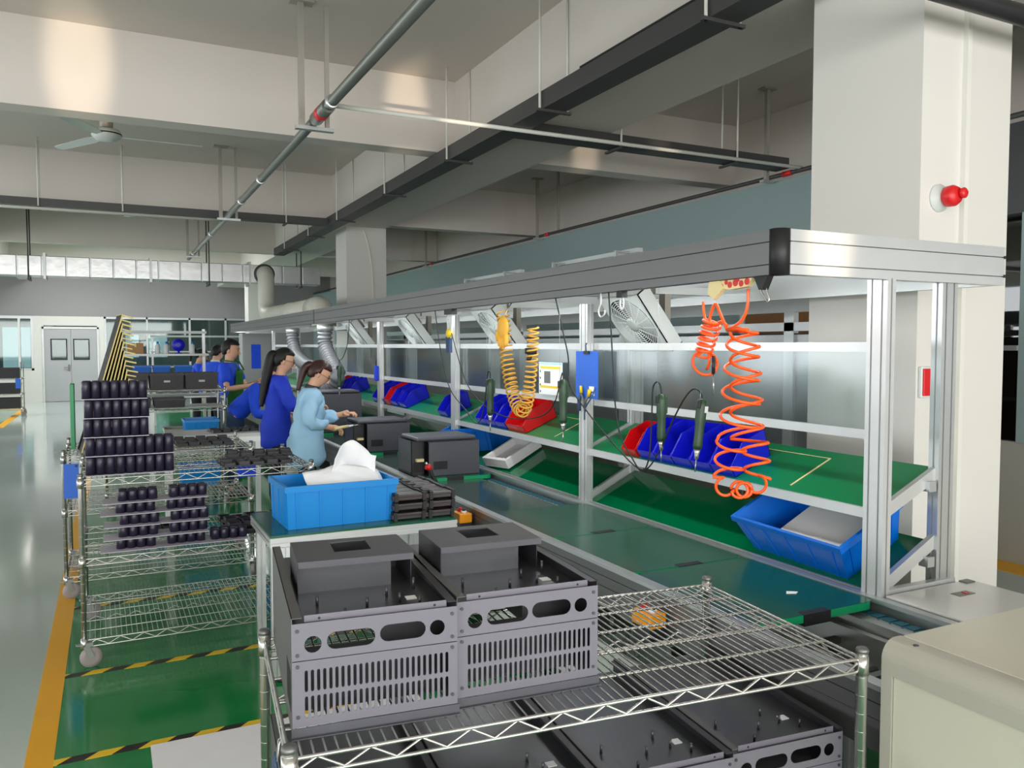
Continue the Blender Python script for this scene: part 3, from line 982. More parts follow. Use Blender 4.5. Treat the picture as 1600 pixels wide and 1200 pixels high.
NB = ('blue picking bin beside the lone red bin over the crate bay', 'blue picking bin second from the lone red bin over the crate bay',
      'blue picking bin in the middle of the row of five', 'blue picking bin second from the open end of the row of five', 'blue picking bin behind the orange coiled hose, ending the row of five')
for k, lb in enumerate(NB):
    bin_at(lb, 3.60 - k * 0.152, 'blue_bin', 0.148, G1)
bin_at('small red picking bin at the end of the row of five blue ones', 3.765, 'red_bin', 0.135, G1, L=0.20, H=0.115)
for k, (y, m_, lb) in enumerate(((5.80, 'blue_bin', 'blue picking bin furthest from the wide red bin under the yellow hose'), (5.62, 'blue_bin', 'blue picking bin between two blue ones under the hanging green screwdriver'),
                                 (5.44, 'blue_bin', 'blue picking bin touching the wide red bin under the yellow hose'), (5.20, 'red_bin', 'wide red picking bin under the yellow coiled hose'))):
    bin_at(lb, y, m_, 0.172 if m_ == 'blue_bin' else 0.28, G1, L=0.27, H=0.14)
bin_at('single blue picking bin behind the third frame post', 6.62, 'blue_bin', 0.2, G1)
for k, (y, m_, lb) in enumerate(((8.62, 'blue_bin', 'blue picking bin before a red one, beside the fourth frame post'), (8.40, 'blue_bin', 'blue picking bin touching the narrow red bin of the four-bin group'),
                                 (8.20, 'red_bin', 'narrow red picking bin wedged between blue bins'), (7.98, 'blue_bin', 'blue picking bin just past the narrow red bin'),
                                 (7.72, 'blue_bin', 'blue picking bin with a broad bare shelf beside it'), (10.45, 'red_bin', 'red picking bin partly hidden at the far bin group'),
                                 (10.15, 'blue_bin', 'blue picking bin beside the far red bin'), (9.8, 'blue_bin', 'blue picking bin at the open end of the far bin group'))):
    bin_at(lb, y, m_, 0.2 if m_ == 'blue_bin' else 0.16, G1, L=0.26, H=0.14)

# shelf stop strip (thin pale frame lines left on the mats)
for (y0, y1) in ((2.60, 3.70), (4.70, 5.10)):
    o = MB()
    p = [on_shelf(y0, 2.66), on_shelf(y0, 2.90), on_shelf(y1, 2.90)]
    for a, b in zip(p, p[1:]):
        o.bar(Vector(a) + Vector((0, 0, 0.001)), Vector(b) + Vector((0, 0, 0.001)), 0.008, 0.002)
    tag(o.build('location_tape', 'cream'), 'pale tape outline on the green shelf by the ' + ('five blue bins' if y0 < 4 else 'wide red bin'), 'tape')

# big blue crate on the low shelf with foam sheets
Mc = Matrix.Translation((2.79, 2.535, 0.826)) @ Matrix.Rotation(-0.445, 4, 'Y') @ Matrix.Rotation(PI / 2 - 0.03, 4, 'Z')
bc = crate('storage_crate', 'big blue crate of white foam sheets leaning on the low shelf by the end post', (0, 0, 0), 0, 0.63, 0.36, 0.18, 'blue_crate_deep', 0.86)
bc.matrix_world = Mc
fs_ = thing('foam_sheet_stack', 'stack of white foam sheets inside the tilted blue crate', 'foam sheets')
fs_.matrix_world = Mc @ Matrix.Translation((-0.04, 0.0, 0.012)) @ Matrix.Rotation(0.03, 4, 'Z')
for k in range(5):
    MB().box(-0.20 + 0.003 * (k % 3), 0.16 + 0.002 * (k % 2), -0.135, 0.135, k * 0.020, k * 0.020 + 0.018, bev=0.003).build('foam_sheet', 'foam', fs_)
bc2 = crate('storage_crate', 'blue crate standing askew on the low shelf behind the second post pair', (0, 0, 0), 0, 0.52, 0.30, 0.21, 'blue_crate_deep', 0.86)
bc2.matrix_world = Matrix.Translation((2.80, 6.20, 0.85)) @ Matrix.Rotation(-0.30, 4, 'Y') @ Matrix.Rotation(PI / 2 + 0.45, 4, 'Z')
fb = thing('foam_tray', 'pale foam tray on the low green shelf beside the dark boxes', 'tray')
fb.matrix_world = Matrix.Translation((2.72, 5.55, 0.812)) @ Matrix.Rotation(-math.atan2(0.165, 0.34), 4, 'Y') @ Matrix.Rotation(0.12, 4, 'Z')
MB().box(-0.10, 0.24, -0.17, 0.17, 0, 0.02, bev=0.004).build('base', 'foam', fb)
for a in ((-0.10, -0.07, -0.17, 0.17), (0.21, 0.24, -0.17, 0.17), (-0.07, 0.21, -0.17, -0.14), (-0.07, 0.21, 0.14, 0.17)):
    MB().box(*a, 0.02, 0.075, bev=0.004).build('wall', 'foam', fb)

# ---------------------------------------------------------------- small aluminium table with crate and black castings
tb = thing('side_table', 'small aluminium table with a green top between the carts and the conveyor', 'table', (0, 0, 0))
TX0, TX1, TY0, TY1, TZ = 0.695, 1.70, 4.09, 4.72, 0.75
MB().box(TX0 + 0.005, TX1 - 0.005, TY0 + 0.005, TY1, TZ - 0.012, TZ).build('table_top', 'work_green', tb)
e = MB()
extrusion(e, (TX0, TY0 + 0.0225, TZ - 0.037), (TX1, TY0 + 0.0225, TZ - 0.037), 0.045, 0.05)
e.build('front_rail', 'alu_bright', tb)
e = MB()
extrusion(e, (TX0, TY1 - 0.0225, TZ - 0.037), (TX1, TY1 - 0.0225, TZ - 0.037), 0.045, 0.05)
e.build('rear_rail', 'alu_bright', tb)
for x in (TX0 + 0.0225, TX1 - 0.0225):
    e = MB()
    extrusion(e, (x, TY0 + 0.045, TZ - 0.037), (x, TY1 - 0.045, TZ - 0.037), 0.045, 0.05)
    e.build('side_rail', 'alu_bright', tb)
for x in (TX0 + 0.05, TX1 - 0.05):
    for y in (TY0 + 0.0225, TY1 - 0.0225):
        e = MB()
        extrusion(e, (x, y, 0.02), (x, y, TZ - 0.06), 0.09 if y < 4.4 else 0.045, 0.045, up=(0, 1, 0))
        lg = e.build('leg', 'alu_bright', tb)
        MB().cyl((x, y, 0.0), (x, y, 0.02), 0.022, 10).build('foot_pad', 'black', lg)
MB().box(TX0 + 0.05, TX1 - 0.05, TY0 + 0.01, TY0 + 0.03, 0.30, 0.34).build('lower_rail', 'alu_bright', tb)
MB().box(TX0 + 0.1, TX1 - 0.1, TY0 + 0.1, TY1 - 0.1, 0.25, 0.27).build('lower_shelf', 'green_shelf', tb)
tc_ = crate('storage_crate', 'bright blue crate with crumpled white wrapping sheets on the small table', (1.085, 4.39, TZ + 0.001), 0.03, 0.60, 0.41, 0.225, 'blue_crate', 0.965)
# crumpled sheets
def crumple(name, label, pts_fn, nu, nv, mt, thick=0.0012):
    vs = [pts_fn(i / nu, j / nv) for j in range(nv + 1) for i in range(nu + 1)]
    fs = [(j * (nu + 1) + i, j * (nu + 1) + i + 1, (j + 1) * (nu + 1) + i + 1, (j + 1) * (nu + 1) + i) for j in range(nv) for i in range(nu)]
    n = len(vs)
    m = MB().add(vs, fs, True)
    o = m.build(name, mt)
    sd = o.modifiers.new('thickness', 'SOLIDIFY')
    sd.thickness = thick
    return tag(o, label, 'wrapping sheet')
rnd = random.Random(3)
def n2(u, v, s):
    return math.sin(u * 9.1 + s) * math.sin(v * 7.3 + s * 1.7) * 0.5 + math.sin(u * 17 + v * 13 + s) * 0.25
crumple('wrapping_sheet', 'tall crumpled white sheet sticking up out of the blue crate on the table',
        lambda u, v: (1.04 + u * 0.25 + 0.05 * v + 0.012 * n2(u, v, 1), 4.42 + 0.05 * math.sin(u * 3.0) + 0.02 * n2(u, v, 2) - 0.04 * v, TZ + 0.02 + v * (0.31 + 0.09 * math.sin(min(1, u * 1.15) * PI)) + 0.012 * n2(u, v, 5)), 14, 14, 'paper')
crumple('wrapping_sheet', 'low white folded sheet lying over the rim of the crate on the table',
        lambda u, v: (0.945 + u * 0.42 - 0.02 * v + 0.006 * n2(u, v, 3), 4.285 + v * 0.14 + 0.01 * n2(u, v, 4), TZ + 0.155 + 0.10 * v + 0.03 * math.sin(u * PI) + 0.012 * n2(u, v, 6)), 14, 8, 'paper')
# black castings stacked in a block
def casting():
    t = thing('plastic_frame', 'black ribbed plastic frame', 'plastic frame', (0, 0, 0), 0, 'black plastic frames stacked beside the crate')
    m = MB().box(-0.195, 0.165, -0.045, 0.045, 0.004, 0.03, bev=0.004)
    m.box(-0.18, -0.02, -0.05, 0.05, 0.022, 0.038, bev=0.004).box(0.02, 0.15, -0.05, 0.05, 0.022, 0.038, bev=0.004)
    m.build('body', 'casting', t)
    for x in (-0.18, -0.02, 0.02, 0.15):
        MB().box(x - 0.01, x + 0.01, -0.056, 0.056, 0.0, 0.045).build('clip', 'black', t)
    MB().box(-0.02, 0.02, -0.03, 0.03, 0.03, 0.05).build('clip', 'black', t)
    return t
ca = None
for k in range(3):
    for j in range(5):
        loc = (1.545 + 0.006 * math.sin(j * 2 + k), 4.20 + j * 0.108, TZ + 0.001 + k * 0.051)
        lb = 'black ribbed plastic frame, %s layer of the stack, %s row from the table front' % (('bottom', 'middle', 'top')[k], ('first', 'second', 'third', 'fourth', 'fifth')[j])
        if ca is None:
            ca = casting()
            ca.location = loc
            ca['label'] = lb
        else:
            dup(ca, loc, 0.02 * math.sin(j + 3 * k), lb)

# ---------------------------------------------------------------- dark inverter boxes on boards
def inverter(label, loc, rotz, W=0.62, D=0.38, H=0.21):
    """dark sheet box: hood over the rear, open end; long side along x facing -y"""
    t = thing('inverter_box', label, 'device box', loc, rotz, 'dark inverter boxes on the conveyor')
    MB().box(-W / 2 + 0.10, W / 2, -D / 2, -D / 2 + 0.004, 0, H).box(-W / 2 + 0.10, W / 2, -D / 2, -D / 2 + 0.03, H - 0.003, H).build('front_panel', 'dark_enclosure', t)
    MB().box(-W / 2, W / 2, D / 2 - 0.004, D / 2, 0, H + 0.01).build('back_panel', 'dark_enclosure', t)
    MB().box(-W / 2 + 0.02, W / 2 - 0.01, -D / 2 + 0.03, D / 2 - 0.004, H + 0.002, H + 0.03, bev=0.012).build('hood', 'dark_enclosure', t)
    MB().box(W / 2 - 0.004, W / 2, -D / 2 + 0.004, D / 2, 0, H).build('end_panel', 'dark_enclosure', t)
    MB().box(-W / 2, -W / 2 + 0.004, -D / 2 + 0.10, D / 2, 0, H).box(-W / 2, -W / 2 + 0.10, -D / 2 + 0.10, -D / 2 + 0.104, 0, H).build('terminal_wall', 'inner_dark', t)
    MB().box(-W / 2, W / 2, -D / 2, D / 2, -0.002, 0.0).build('base', 'inner_dark', t)
    g = MB().box(-W / 2 + 0.135, -W / 2 + 0.245, -D / 2 - 0.0012, -D / 2, 0.045, 0.105)
    for k in range(9):
        g.box(-W / 2 + 0.14 + k * 0.0118, -W / 2 + 0.144 + k * 0.0118, -D / 2 - 0.0024, -D / 2 - 0.001, 0.05, 0.10)
    g.build('vent', 'black', t)
    g = MB()
    for k in range(6):
        g.box(-W / 2 + 0.012 + k * 0.014, -W / 2 + 0.02 + k * 0.014, -D / 2 + 0.094, -D / 2 + 0.1, 0.02, 0.09)
    g.build('terminal_strip', 'black', t)
    MB().box(-W / 2 + 0.03, -W / 2 + 0.085, -D / 2 + 0.06, -D / 2 + 0.10, 0.10, 0.12).build('connector', 'cream', t)
    return t
# boards below them, raised on the belt
def small_board(y0, y1, label):
    return board('work_board', y0, y1, label, True, 1.955, 2.545, 0.724)
small_board(5.42, 6.02, 'green work board under the first dark inverter box')
small_board(6.95, 7.60, 'green work board under the second dark inverter box')
small_board(8.75, 9.35, 'green work board under the third dark inverter box')
inverter('dark inverter box with the red-tipped tool before it', (2.215, 5.70, 0.747), 0.0, 0.50, 0.40, 0.25)
inverter('dark inverter box beside the hands of the woman in the pale smock', (2.20, 7.22, 0.747), 0.0, 0.50, 0.40, 0.25)
inverter('dark inverter box beyond the woman in the pale smock, end on', (2.24, 9.05, 0.747), 0.0, 0.56, 0.42, 0.42)

# red and black crimping handle in front of the first box
tl = thing('hand_tool', 'black hand tool with red tips standing before the first inverter box', 'tool', (1.875, 4.86, 0.752))
MB().tube(smooth_path([(0.02, 0, 0.02), (0.0, 0.0, 0.06), (-0.03, 0.0, 0.11), (-0.045, 0, 0.155)], 5), 0.014, 10).build('handle', 'black_plastic', tl)
MB().tube([(0.035, 0, 0.0), (0.025, 0, 0.035)], 0.019, 10).build('tip', 'red', tl)
MB().tube([(-0.035, 0, 0.15), (-0.05, 0, 0.165), (-0.075, 0, 0.165)], [0.012, 0.022, 0.014], 10).build('head', 'red', tl)
MB().tube([(-0.055, 0, 0.18), (-0.075, 0, 0.195)], 0.008, 8).build('nozzle', 'chrome', tl)

# orange switch boxes on the conveyor side
def switch_box(label, y, z=0.66):
    t = thing('switch_box', label, 'switch', (1.852, y, z), 0, 'orange switch boxes along the conveyor side')
    MB().box(-0.045, 0.035, -0.06, 0.06, 0, 0.055, bev=0.006).build('housing', 'orange_box', t)
    MB().box(-0.04, 0.034, -0.055, 0.055, -0.06, 0.0).build('bracket', 'black_plastic', t)
    for k, (m_, y_) in enumerate((('paper', -0.025), ('red', 0.028))):
        b = MB().cyl((-0.005, y_, 0.055), (-0.005, y_, 0.068), 0.016, 12)
        bo = b.build('button', m_, t)
        MB().cyl((-0.005, y_, 0.068), (-0.005, y_, 0.076), 0.011, 12).build('button_cap', 'black' if m_ == 'paper' else 'red', bo)
    MB().cyl((0.035, 0.0, 0.02), (0.047, 0.0, 0.02), 0.01, 10).build('cable_gland', 'alu', t)
    return t
switch_box('orange switch box beside the small table corner', 4.37)
switch_box('orange switch box behind the crate of wrapping sheets', 6.78)
switch_box('orange switch box seen through the wire shelf of the loaded cart', 2.52, 0.62)

# ---------------------------------------------------------------- under the ceiling
sp = thing('sprinkler_pipe', 'grey sprinkler main with red bands running under the ceiling beams', 'pipe', (0, 0, 0))
MB().cyl((1.47, -2.0, 3.45), (1.47, 17.6, 3.45), 0.038, 16).build('main_pipe', 'pipe_grey', sp)
for y in (-0.5, 2.7, 5.85, 8.9, 10.3, 13.5, 16.5):
    MB().lathe([(0.046, -0.02), (0.05, -0.018), (0.05, 0.018), (0.046, 0.02)], 16, Matrix.Translation((1.47, y, 3.45)) @ Matrix.Rotation(PI / 2, 4, 'X')).build('coupling', 'alu', sp)
MB().cyl((1.47, 5.95, 3.45), (1.47, 6.35, 3.45), 0.052, 16).build('tee', 'pipe_grey', sp)
MB().cyl((1.47, 6.12, 3.45), (1.47, 6.22, 3.45), 0.054, 16).build('red_band', 'red', sp)
MB().cyl((1.50, 6.02, 3.475), (6.24, 6.02, 3.475), 0.017, 10).build('branch_pipe', 'white_pipe', sp)
MB().cyl((1.45, 11.95, 3.44), (-6.0, 11.95, 3.44), 0.019, 10).build('branch_pipe', 'white_pipe', sp)
for y in (1.9, 6.45, 11.55, 16.7):
    for dx, r_ in ((-0.09, 0.022), (0.11, 0.016)):
        MB().box(1.47 + dx - r_, 1.47 + dx + r_, y - r_, y + r_, 3.40, 4.36).build('hanger_rod', 'bracket', sp)
    MB().box(1.33, 1.63, y - 0.03, y + 0.03, 3.385, 3.412).build('hanger_bar', 'alu', sp)
    MB().box(1.30, 1.48, y - 0.05, y + 0.05, 4.352, 4.369).build('ceiling_plate', 'bracket', sp)

ct = thing('cable_tray', 'dark grey cable tray running beside the girder', 'cable tray', (0, 0, 0))
MB().box(2.97, 3.17, -2, 16.6, 3.49, 3.625).build('tray', 'tray_grey', ct)
MB().box(2.965, 3.175, 3.2, 4.9, 3.625, 3.637).build('lid', 'black', ct)
def hanger(parent, x, y, along, w_=0.12, z=3.49, top=4.365):
    """two white rods and a cross bar under a tray"""
    for s in (-1, 1):
        p = (x + s * w_, y) if along == 'y' else (x, y + s * w_)
        MB().cyl((p[0], p[1], z - 0.02), (p[0], p[1], top), 0.010, 8).build('hanger_rod', 'white_pipe', parent)
    if along == 'y':
        MB().box(x - w_ - 0.03, x + w_ + 0.03, y - 0.015, y + 0.015, z - 0.02, z).build('hanger_bar', 'tray_grey', parent)
    else:
        MB().box(x - 0.015, x + 0.015, y - w_ - 0.03, y + w_ + 0.03, z - 0.02, z).build('hanger_bar', 'tray_grey', parent)
for y in (3.55, 5.45, 7.33, 9.3, 11.54, 13.4, 15.4):
    hanger(ct, 3.07, y, 'y')
ca1 = thing('cable_tray', 'dark grey cable tray crossing the hall below the second beam', 'cable tray', (0, 0, 0))
MB().box(-7.5, 2.97, 12.12, 12.30, 3.5, 3.6).build('tray', 'tray_grey', ca1)
for x in (-5.0, -2.9, -0.78, 0.2, 2.35):
    hanger(ca1, x, 12.21, 'x', 0.11)
ca2 = thing('cable_tray', 'dark grey cable tray leading under the girder to the teal partition', 'cable tray', (0, 0, 0))
MB().box(3.17, 6.2, 6.15, 6.33, 3.49, 3.595).build('tray', 'tray_grey', ca2)
hanger(ca2, 4.15, 6.24, 'x', 0.11, z=3.485)
hanger(ca2, 5.5, 6.24, 'x', 0.11, z=3.485)

wp = thing('wall_pipe', 'dark thin pipe along the top of the teal partition', 'pipe', (0, 0, 0))
MB().cyl((6.22, -2.0, 3.45), (6.22, 27.5, 3.45), 0.022, 10).build('pipe', 'tray_grey', wp)
for y in (6.45, 11.5, 16.6, 21.6):
    MB().box(6.165, 6.205, y - 0.02, y + 0.02, 3.42, 4.366).build('hanger_rod', 'bracket', wp)
    MB().box(6.165, 6.195, y - 0.70, y - 0.67, 3.46, 4.366).build('hanger_rod', 'bracket', wp)
    MB().box(6.12, 6.26, y - 0.03, y + 0.03, 3.40, 3.424).build('hanger_bar', 'alu', wp)
    MB().box(6.10, 6.27, y - 0.05, y + 0.05, 4.352, 4.369).build('ceiling_plate', 'bracket', wp)
    MB().cyl((6.22, y - 0.32, 3.45), (6.22, y - 0.20, 3.45), 0.028, 10).build('red_band', 'red', wp)

def ceiling_fan(label, x, y, a0):
    t = thing('ceiling_fan', label, 'fan', (x, y, 3.95), a0, 'white three-blade ceiling fans')
    MB().lathe([(0.02, 0.075), (0.13, 0.07), (0.15, 0.04), (0.15, 0.005), (0.11, -0.035), (0.04, -0.05), (0.002, -0.052)][::-1], 28).build('motor', 'fan_white', t)
    MB().lathe([(0.151, 0.016), (0.154, 0.02), (0.154, 0.026), (0.151, 0.03)], 28).build('trim_ring', 'black_plastic', t)
    MB().cyl((0, 0, 0.07), (0, 0, 0.39), 0.014, 10).build('down_rod', 'fan_white', t)
    MB().lathe([(0.03, 0.08), (0.065, 0.10), (0.07, 0.20), (0.05, 0.23)], 16).build('canopy_cup', 'bracket', t)
    for k in range(3):
        M = Matrix.Rotation(math.radians(120 * k), 4, 'Z') @ Matrix.Rotation(math.radians(10), 4, 'X')
        MB().prism([(0.13, -0.035), (0.30, -0.07), (0.95, -0.055), (0.97, -0.03), (0.97, 0.03), (0.95, 0.05), (0.30, 0.065), (0.13, 0.035)], 0.005, M).build('blade', 'fan_white', t)
    return t
ceiling_fan('white ceiling fan spinning space clear, hung just past the first cross beam', 0.02, 9.85, 0.02)['label'] = 'white ceiling fan hung between the first two cross beams'
ceiling_fan('white ceiling fan partly hidden behind the crossing cable tray', 0.34, 15.4, 0.9)

ap = thing('air_pipe', 'black pipe crossing in front of the square column near the ceiling', 'pipe', (0, 0, 0))
MB().cyl((1.2, 2.32, 3.20), (6.25, 2.32, 3.20), 0.045, 14).build('pipe', 'black_plastic', ap)
for x in (1.5, 4.6, 5.9):
    MB().cyl((x, 2.32, 3.24), (x, 2.32, 4.366), 0.008, 8).build('hanger_rod', 'bracket', ap)
    MB().cyl((x - 0.02, 2.32, 3.20), (x + 0.02, 2.32, 3.20), 0.052, 14).build('clamp', 'alu', ap)

# foil wrapped air duct with the pipe that drops to the line
du = thing('air_duct', 'silver foil wrapped air duct slung across the far end', 'duct', (0, 0, 0))
dm = MB()
xs = [-7.5 + 0.38 * k for k in range(31)]
for k, (a, b) in enumerate(zip(xs, xs[1:])):
    n = 6
    for i in range(n):
        pass
    dm.box(a + 0.006, b - 0.006, 16.6, 17.0, 2.93, 3.29, bev=0.012)
    dm.box(a - 0.006, a + 0.006, 16.606, 16.994, 2.936, 3.284)
dm.build('foil_wrap', 'foil', du)
for x in (-5.4, -1.0, 0.72, 2.5):
    MB().box(x - 0.02, x + 0.02, 16.55, 17.05, 2.88, 3.34).build('flange', 'galvanized', du)
for x in (-3.4, -1.25, 1.75, 3.5):
    for y in (16.58, 17.02):
        MB().cyl((x, y, 2.86), (x, y, 4.365), 0.012, 8).build('hanger_rod', 'tray_grey', du)
    MB().box(x - 0.02, x + 0.02, 16.55, 17.05, 2.86, 2.885).build('hanger_bar', 'tray_grey', du)
du2 = thing('extract_pipe', 'cream plastic extract pipe dropping from the foil duct and running over the line', 'pipe', (0, 0, 0))
pts = [(2.78, 16.62, 3.11), (2.78, 16.5, 3.11), (2.78, 16.42, 3.02), (2.78, 16.4, 2.9), (2.78, 16.4, 2.6), (2.78, 16.36, 2.42), (2.78, 16.22, 2.31), (2.78, 16.0, 2.28), (2.78, 14.0, 2.26), (2.78, 12.2, 2.25)]
MB().tube(pts, 0.16, 20).build('pipe', 'pvc', du2)
MB().tube([(2.78, 12.3, 2.25), (2.78, 11.95, 2.25), (2.78, 11.75, 2.2), (2.78, 11.66, 2.08), (2.78, 11.66, 1.98)], 0.175, 20).build('elbow', 'pvc', du2)
MB().lathe([(0.17, -0.02), (0.20, -0.018), (0.20, 0.018), (0.17, 0.02)], 24, Matrix.Translation((2.78, 16.59, 3.11)) @ Matrix.Rotation(PI / 2, 4, 'X')).build('collar', 'tray_grey', du2)
MB().tube([(2.78, 14.1, 2.256), (2.78, 13.9, 2.256)], 0.172, 20).build('joint', 'pvc', du2)

# on the big column
kn = thing('alarm_knob', 'red alarm knob on a white round base high on the square column', 'alarm', (3.55, 2.57, 2.40))
kn.scale = (0.78, 0.78, 0.78)
My = Matrix.Rotation(PI / 2, 4, 'X')
MB().lathe([(0.085, 0.0), (0.085, 0.012), (0.06, 0.03), (0.05, 0.07)], 28, My).build('base', 'fan_white', kn)
MB().lathe([(0.05, 0.05), (0.062, 0.06), (0.064, 0.10), (0.05, 0.125), (0.002, 0.128)], 24, My).build('lens', 'red', kn)
MB().lathe([(0.03, 0.125), (0.032, 0.15), (0.02, 0.16), (0.002, 0.16)], 18, Matrix.Translation((0.03, 0, 0.012)) @ My).build('horn', 'red', kn)
cb = thing('call_box', 'red call box at eye height on the square column', 'alarm', (3.50, 2.57, 1.525))
MB().box(-0.065, 0.065, -0.02, 0.0, -0.075, 0.075, bev=0.006).build('housing', 'fan_white', cb)
MB().box(-0.058, 0.06, -0.028, -0.018, -0.065, 0.065, bev=0.004).build('cover', 'red', cb)
tr = MB().box(3.705, 3.735, 2.545, 2.571, 0.3, 3.59)
tag(tr.build('cable_duct', 'white_pipe'), 'thin upright cable duct on the face of the square column', 'cable duct')

# the line behind: posts, metal back panels, top rail
bl = thing('panel_frame', 'second aluminium frame with grey metal back panels behind the line', 'workstation', (0, 0, 0))
for y in (4.15, 6.2, 8.25, 10.3, 12.35, 14.4, 16.4):
    MB().box(4.25, 4.295, y, y + 0.09, 0.02, 1.93).build('post', 'alu', bl)
MB().box(4.25, 4.30, 3.4, 16.5, 1.93, 2.02).build('top_beam', 'alu', bl)
MB().box(4.25, 4.29, 3.4, 16.5, 1.80, 1.86).build('top_rail', 'alu_bright', bl)
MB().box(4.255, 4.285, 3.4, 16.5, 1.775, 1.785).build('gap_strip', 'black', bl)  # black strip stands in for the shade in the gap above the panels
MB().box(4.25, 4.29, 3.4, 16.5, 1.12, 1.16).build('lower_rail', 'alu_bright', bl)
for a, b in zip((3.4, 4.24, 6.29, 8.34, 10.39, 12.44, 14.49), (4.15, 6.2, 8.25, 10.3, 12.35, 14.4, 16.4)):
    MB().box(4.275, 4.28, a, b, 0.72, 1.775).build('back_panel', 'steel', bl)
for k, y in enumerate((7.0, 9.4)):
    t = thing('tube_light', 'slim tube light over the second line, the ' + ('one nearer the square column' if k == 0 else 'one further down the line'), 'light', (4.45, y, 2.57), 0, 'tube lights over the second line')
    MB().box(-0.03, 0.03, -0.75, 0.75, 0.0, 0.04).build('housing', 'fan_white', t)
    MB().cyl((0, -0.72, -0.012), (0, 0.72, -0.012), 0.013, 10).build('tube', 'fan_white', t)
    for yy in (-0.6, 0.6):
        MB().box(-0.18, 0.02, yy - 0.015, yy + 0.015, 0.0, 0.02).box(-0.18, -0.15, yy - 0.015, yy + 0.015, -0.55, 0.0).build('bracket_arm', 'alu', t)

# ---------------------------------------------------------------- tools hanging over the line
HX = 2.08
def driver(label, y, z, rot=(0, 0, 0), s=1.0):
    """electric screwdriver hanging tip down, origin at its cable end"""
    t = thing('electric_screwdriver', label, 'screwdriver', (HX, y, z), 0, 'green electric screwdrivers on cords')
    t.rotation_euler = rot
    k = s
    MB().lathe([(0.006 * k, 0.0), (0.018 * k, -0.006 * k), (0.021 * k, -0.03 * k), (0.021 * k, -0.09 * k), (0.0185 * k, -0.105 * k), (0.0175 * k, -0.15 * k), (0.019 * k, -0.185 * k), (0.016 * k, -0.2 * k)][::-1], 18).build('body', 'driver_green', t)
    MB().box(0.014 * k, 0.027 * k, -0.009 * k, 0.009 * k, -0.085 * k, -0.012 * k, bev=0.004).build('switch_lever', 'driver_green', t)
    MB().box(-0.027 * k, -0.014 * k, -0.007 * k, 0.007 * k, -0.04 * k, -0.008 * k, bev=0.003).build('hang_clip', 'black', t)
    MB().lathe([(0.013 * k, -0.2 * k), (0.011 * k, -0.215 * k), (0.0085 * k, -0.225 * k), (0.0085 * k, -0.24 * k)][::-1], 14).build('chuck', 'chrome', t)
    MB().cyl((0, 0, -0.24 * k), (0, 0, -0.29 * k), 0.0028 * k, 8).build('bit', 'steel', t)
    MB().cyl((-0.02 * k, 0, -0.01), (-0.02 * k, 0, 1.955 - z) if rot == (0, 0, 0) else (-0.02 * k, 0, 0.03), 0.0008, 5).build('balancer_wire', 'alu', t)
    return t
driver('green electric screwdriver hanging upright over the blue bins, closer to the lone red bin', 2.76, 1.497, (0, 0, 0), 1.0)
driver('green electric screwdriver tilted, with a white patch, over the row of five blue bins', 2.497, 1.492, (0.05, 0.10, 0.4), 1.0)
driver('green electric screwdriver hanging between the paper sheet and the blue clipboard', 3.585, 1.527, (0, 0, 0), 1.12)
driver('green electric screwdriver hanging beside the yellow coiled hose', 4.473, 1.50, (0, 0, 0), 1.12)
driver('green electric screwdriver at the far bins behind the woman in the pale smock', 8.10, 1.50, (0, 0, 0), 1.1)
o = MB().box(-0.012, 0.012, -0.0226, -0.0206, -0.055, -0.03).build('white_patch', 'paper', bpy.data.objects['electric_screwdriver.001'])
def cord(name, label, pts, r=0.0035, mt='cable'):
    o = MB().tube(smooth_path(pts, 6), r, 6).build(name, mt)
    return tag(o, label, 'cord', 'black cords hanging from the top beam')
X = HX
cord('power_cord', 'black cord from the top beam past the blue clipboard to the tilted screwdriver',
     [(X, 3.667, 1.947), (X, 3.587, 1.764), (X, 3.534, 1.634), (X - .01, 3.508, 1.506), (X, 3.366, 1.386), (X, 3.113, 1.241), (X, 2.896, 1.155), (X, 2.773, 1.251), (X, 2.688, 1.381), (X, 2.614, 1.479), (X, 2.555, 1.526), (X, 2.512, 1.518), (X, 2.497, 1.492)])
cord('power_cord', 'black cord hanging straight beside the clipboard and looping up to the upright screwdriver',
     [(X, 3.168, 1.947), (X, 3.145, 1.758), (X, 3.127, 1.581), (X - .01, 3.094, 1.435), (X - .01, 3.051, 1.292), (X - .01, 2.959, 1.201), (X, 2.896, 1.148), (X, 2.845, 1.215), (X, 2.829, 1.369), (X, 2.822, 1.507), (X, 2.799, 1.544), (X, 2.773, 1.537), (X, 2.76, 1.497)])
cord('power_cord', 'black cord sagging across the wide red bin to the screwdriver by the paper sheet',
     [(X, 5.192, 1.947), (X, 5.067, 1.742), (X, 4.839, 1.457), (X, 4.549, 1.326), (X, 4.199, 1.278), (X, 3.84, 1.314), (X, 3.678, 1.398), (X, 3.605, 1.541), (X, 3.59, 1.555), (X, 3.585, 1.527)])
cord('power_cord', 'black cord by the third post leading down to the screwdriver at the yellow hose',
     [(X, 5.4, 1.947), (X, 5.303, 1.676), (X, 5.139, 1.414), (X, 4.851, 1.276), (X, 4.676, 1.203), (X, 4.568, 1.3), (X, 4.529, 1.462), (X, 4.50, 1.54), (X, 4.475, 1.53), (X, 4.473, 1.50)])
cord('power_cord', 'black cord dropping to the screwdriver at the far bins',
     [(X, 7.696, 1.947), (X, 7.774, 1.72), (X, 7.95, 1.58), (X, 8.08, 1.55), (X, 8.10, 1.50)])
cord('power_cord', 'blue-grey lead dangling under the upper rail beside the clipboard', [(2.55, 4.02, 1.45), (2.5, 3.98, 1.40), (2.5, 4.05, 1.33), (2.52, 4.09, 1.26)], 0.005, 'denim')

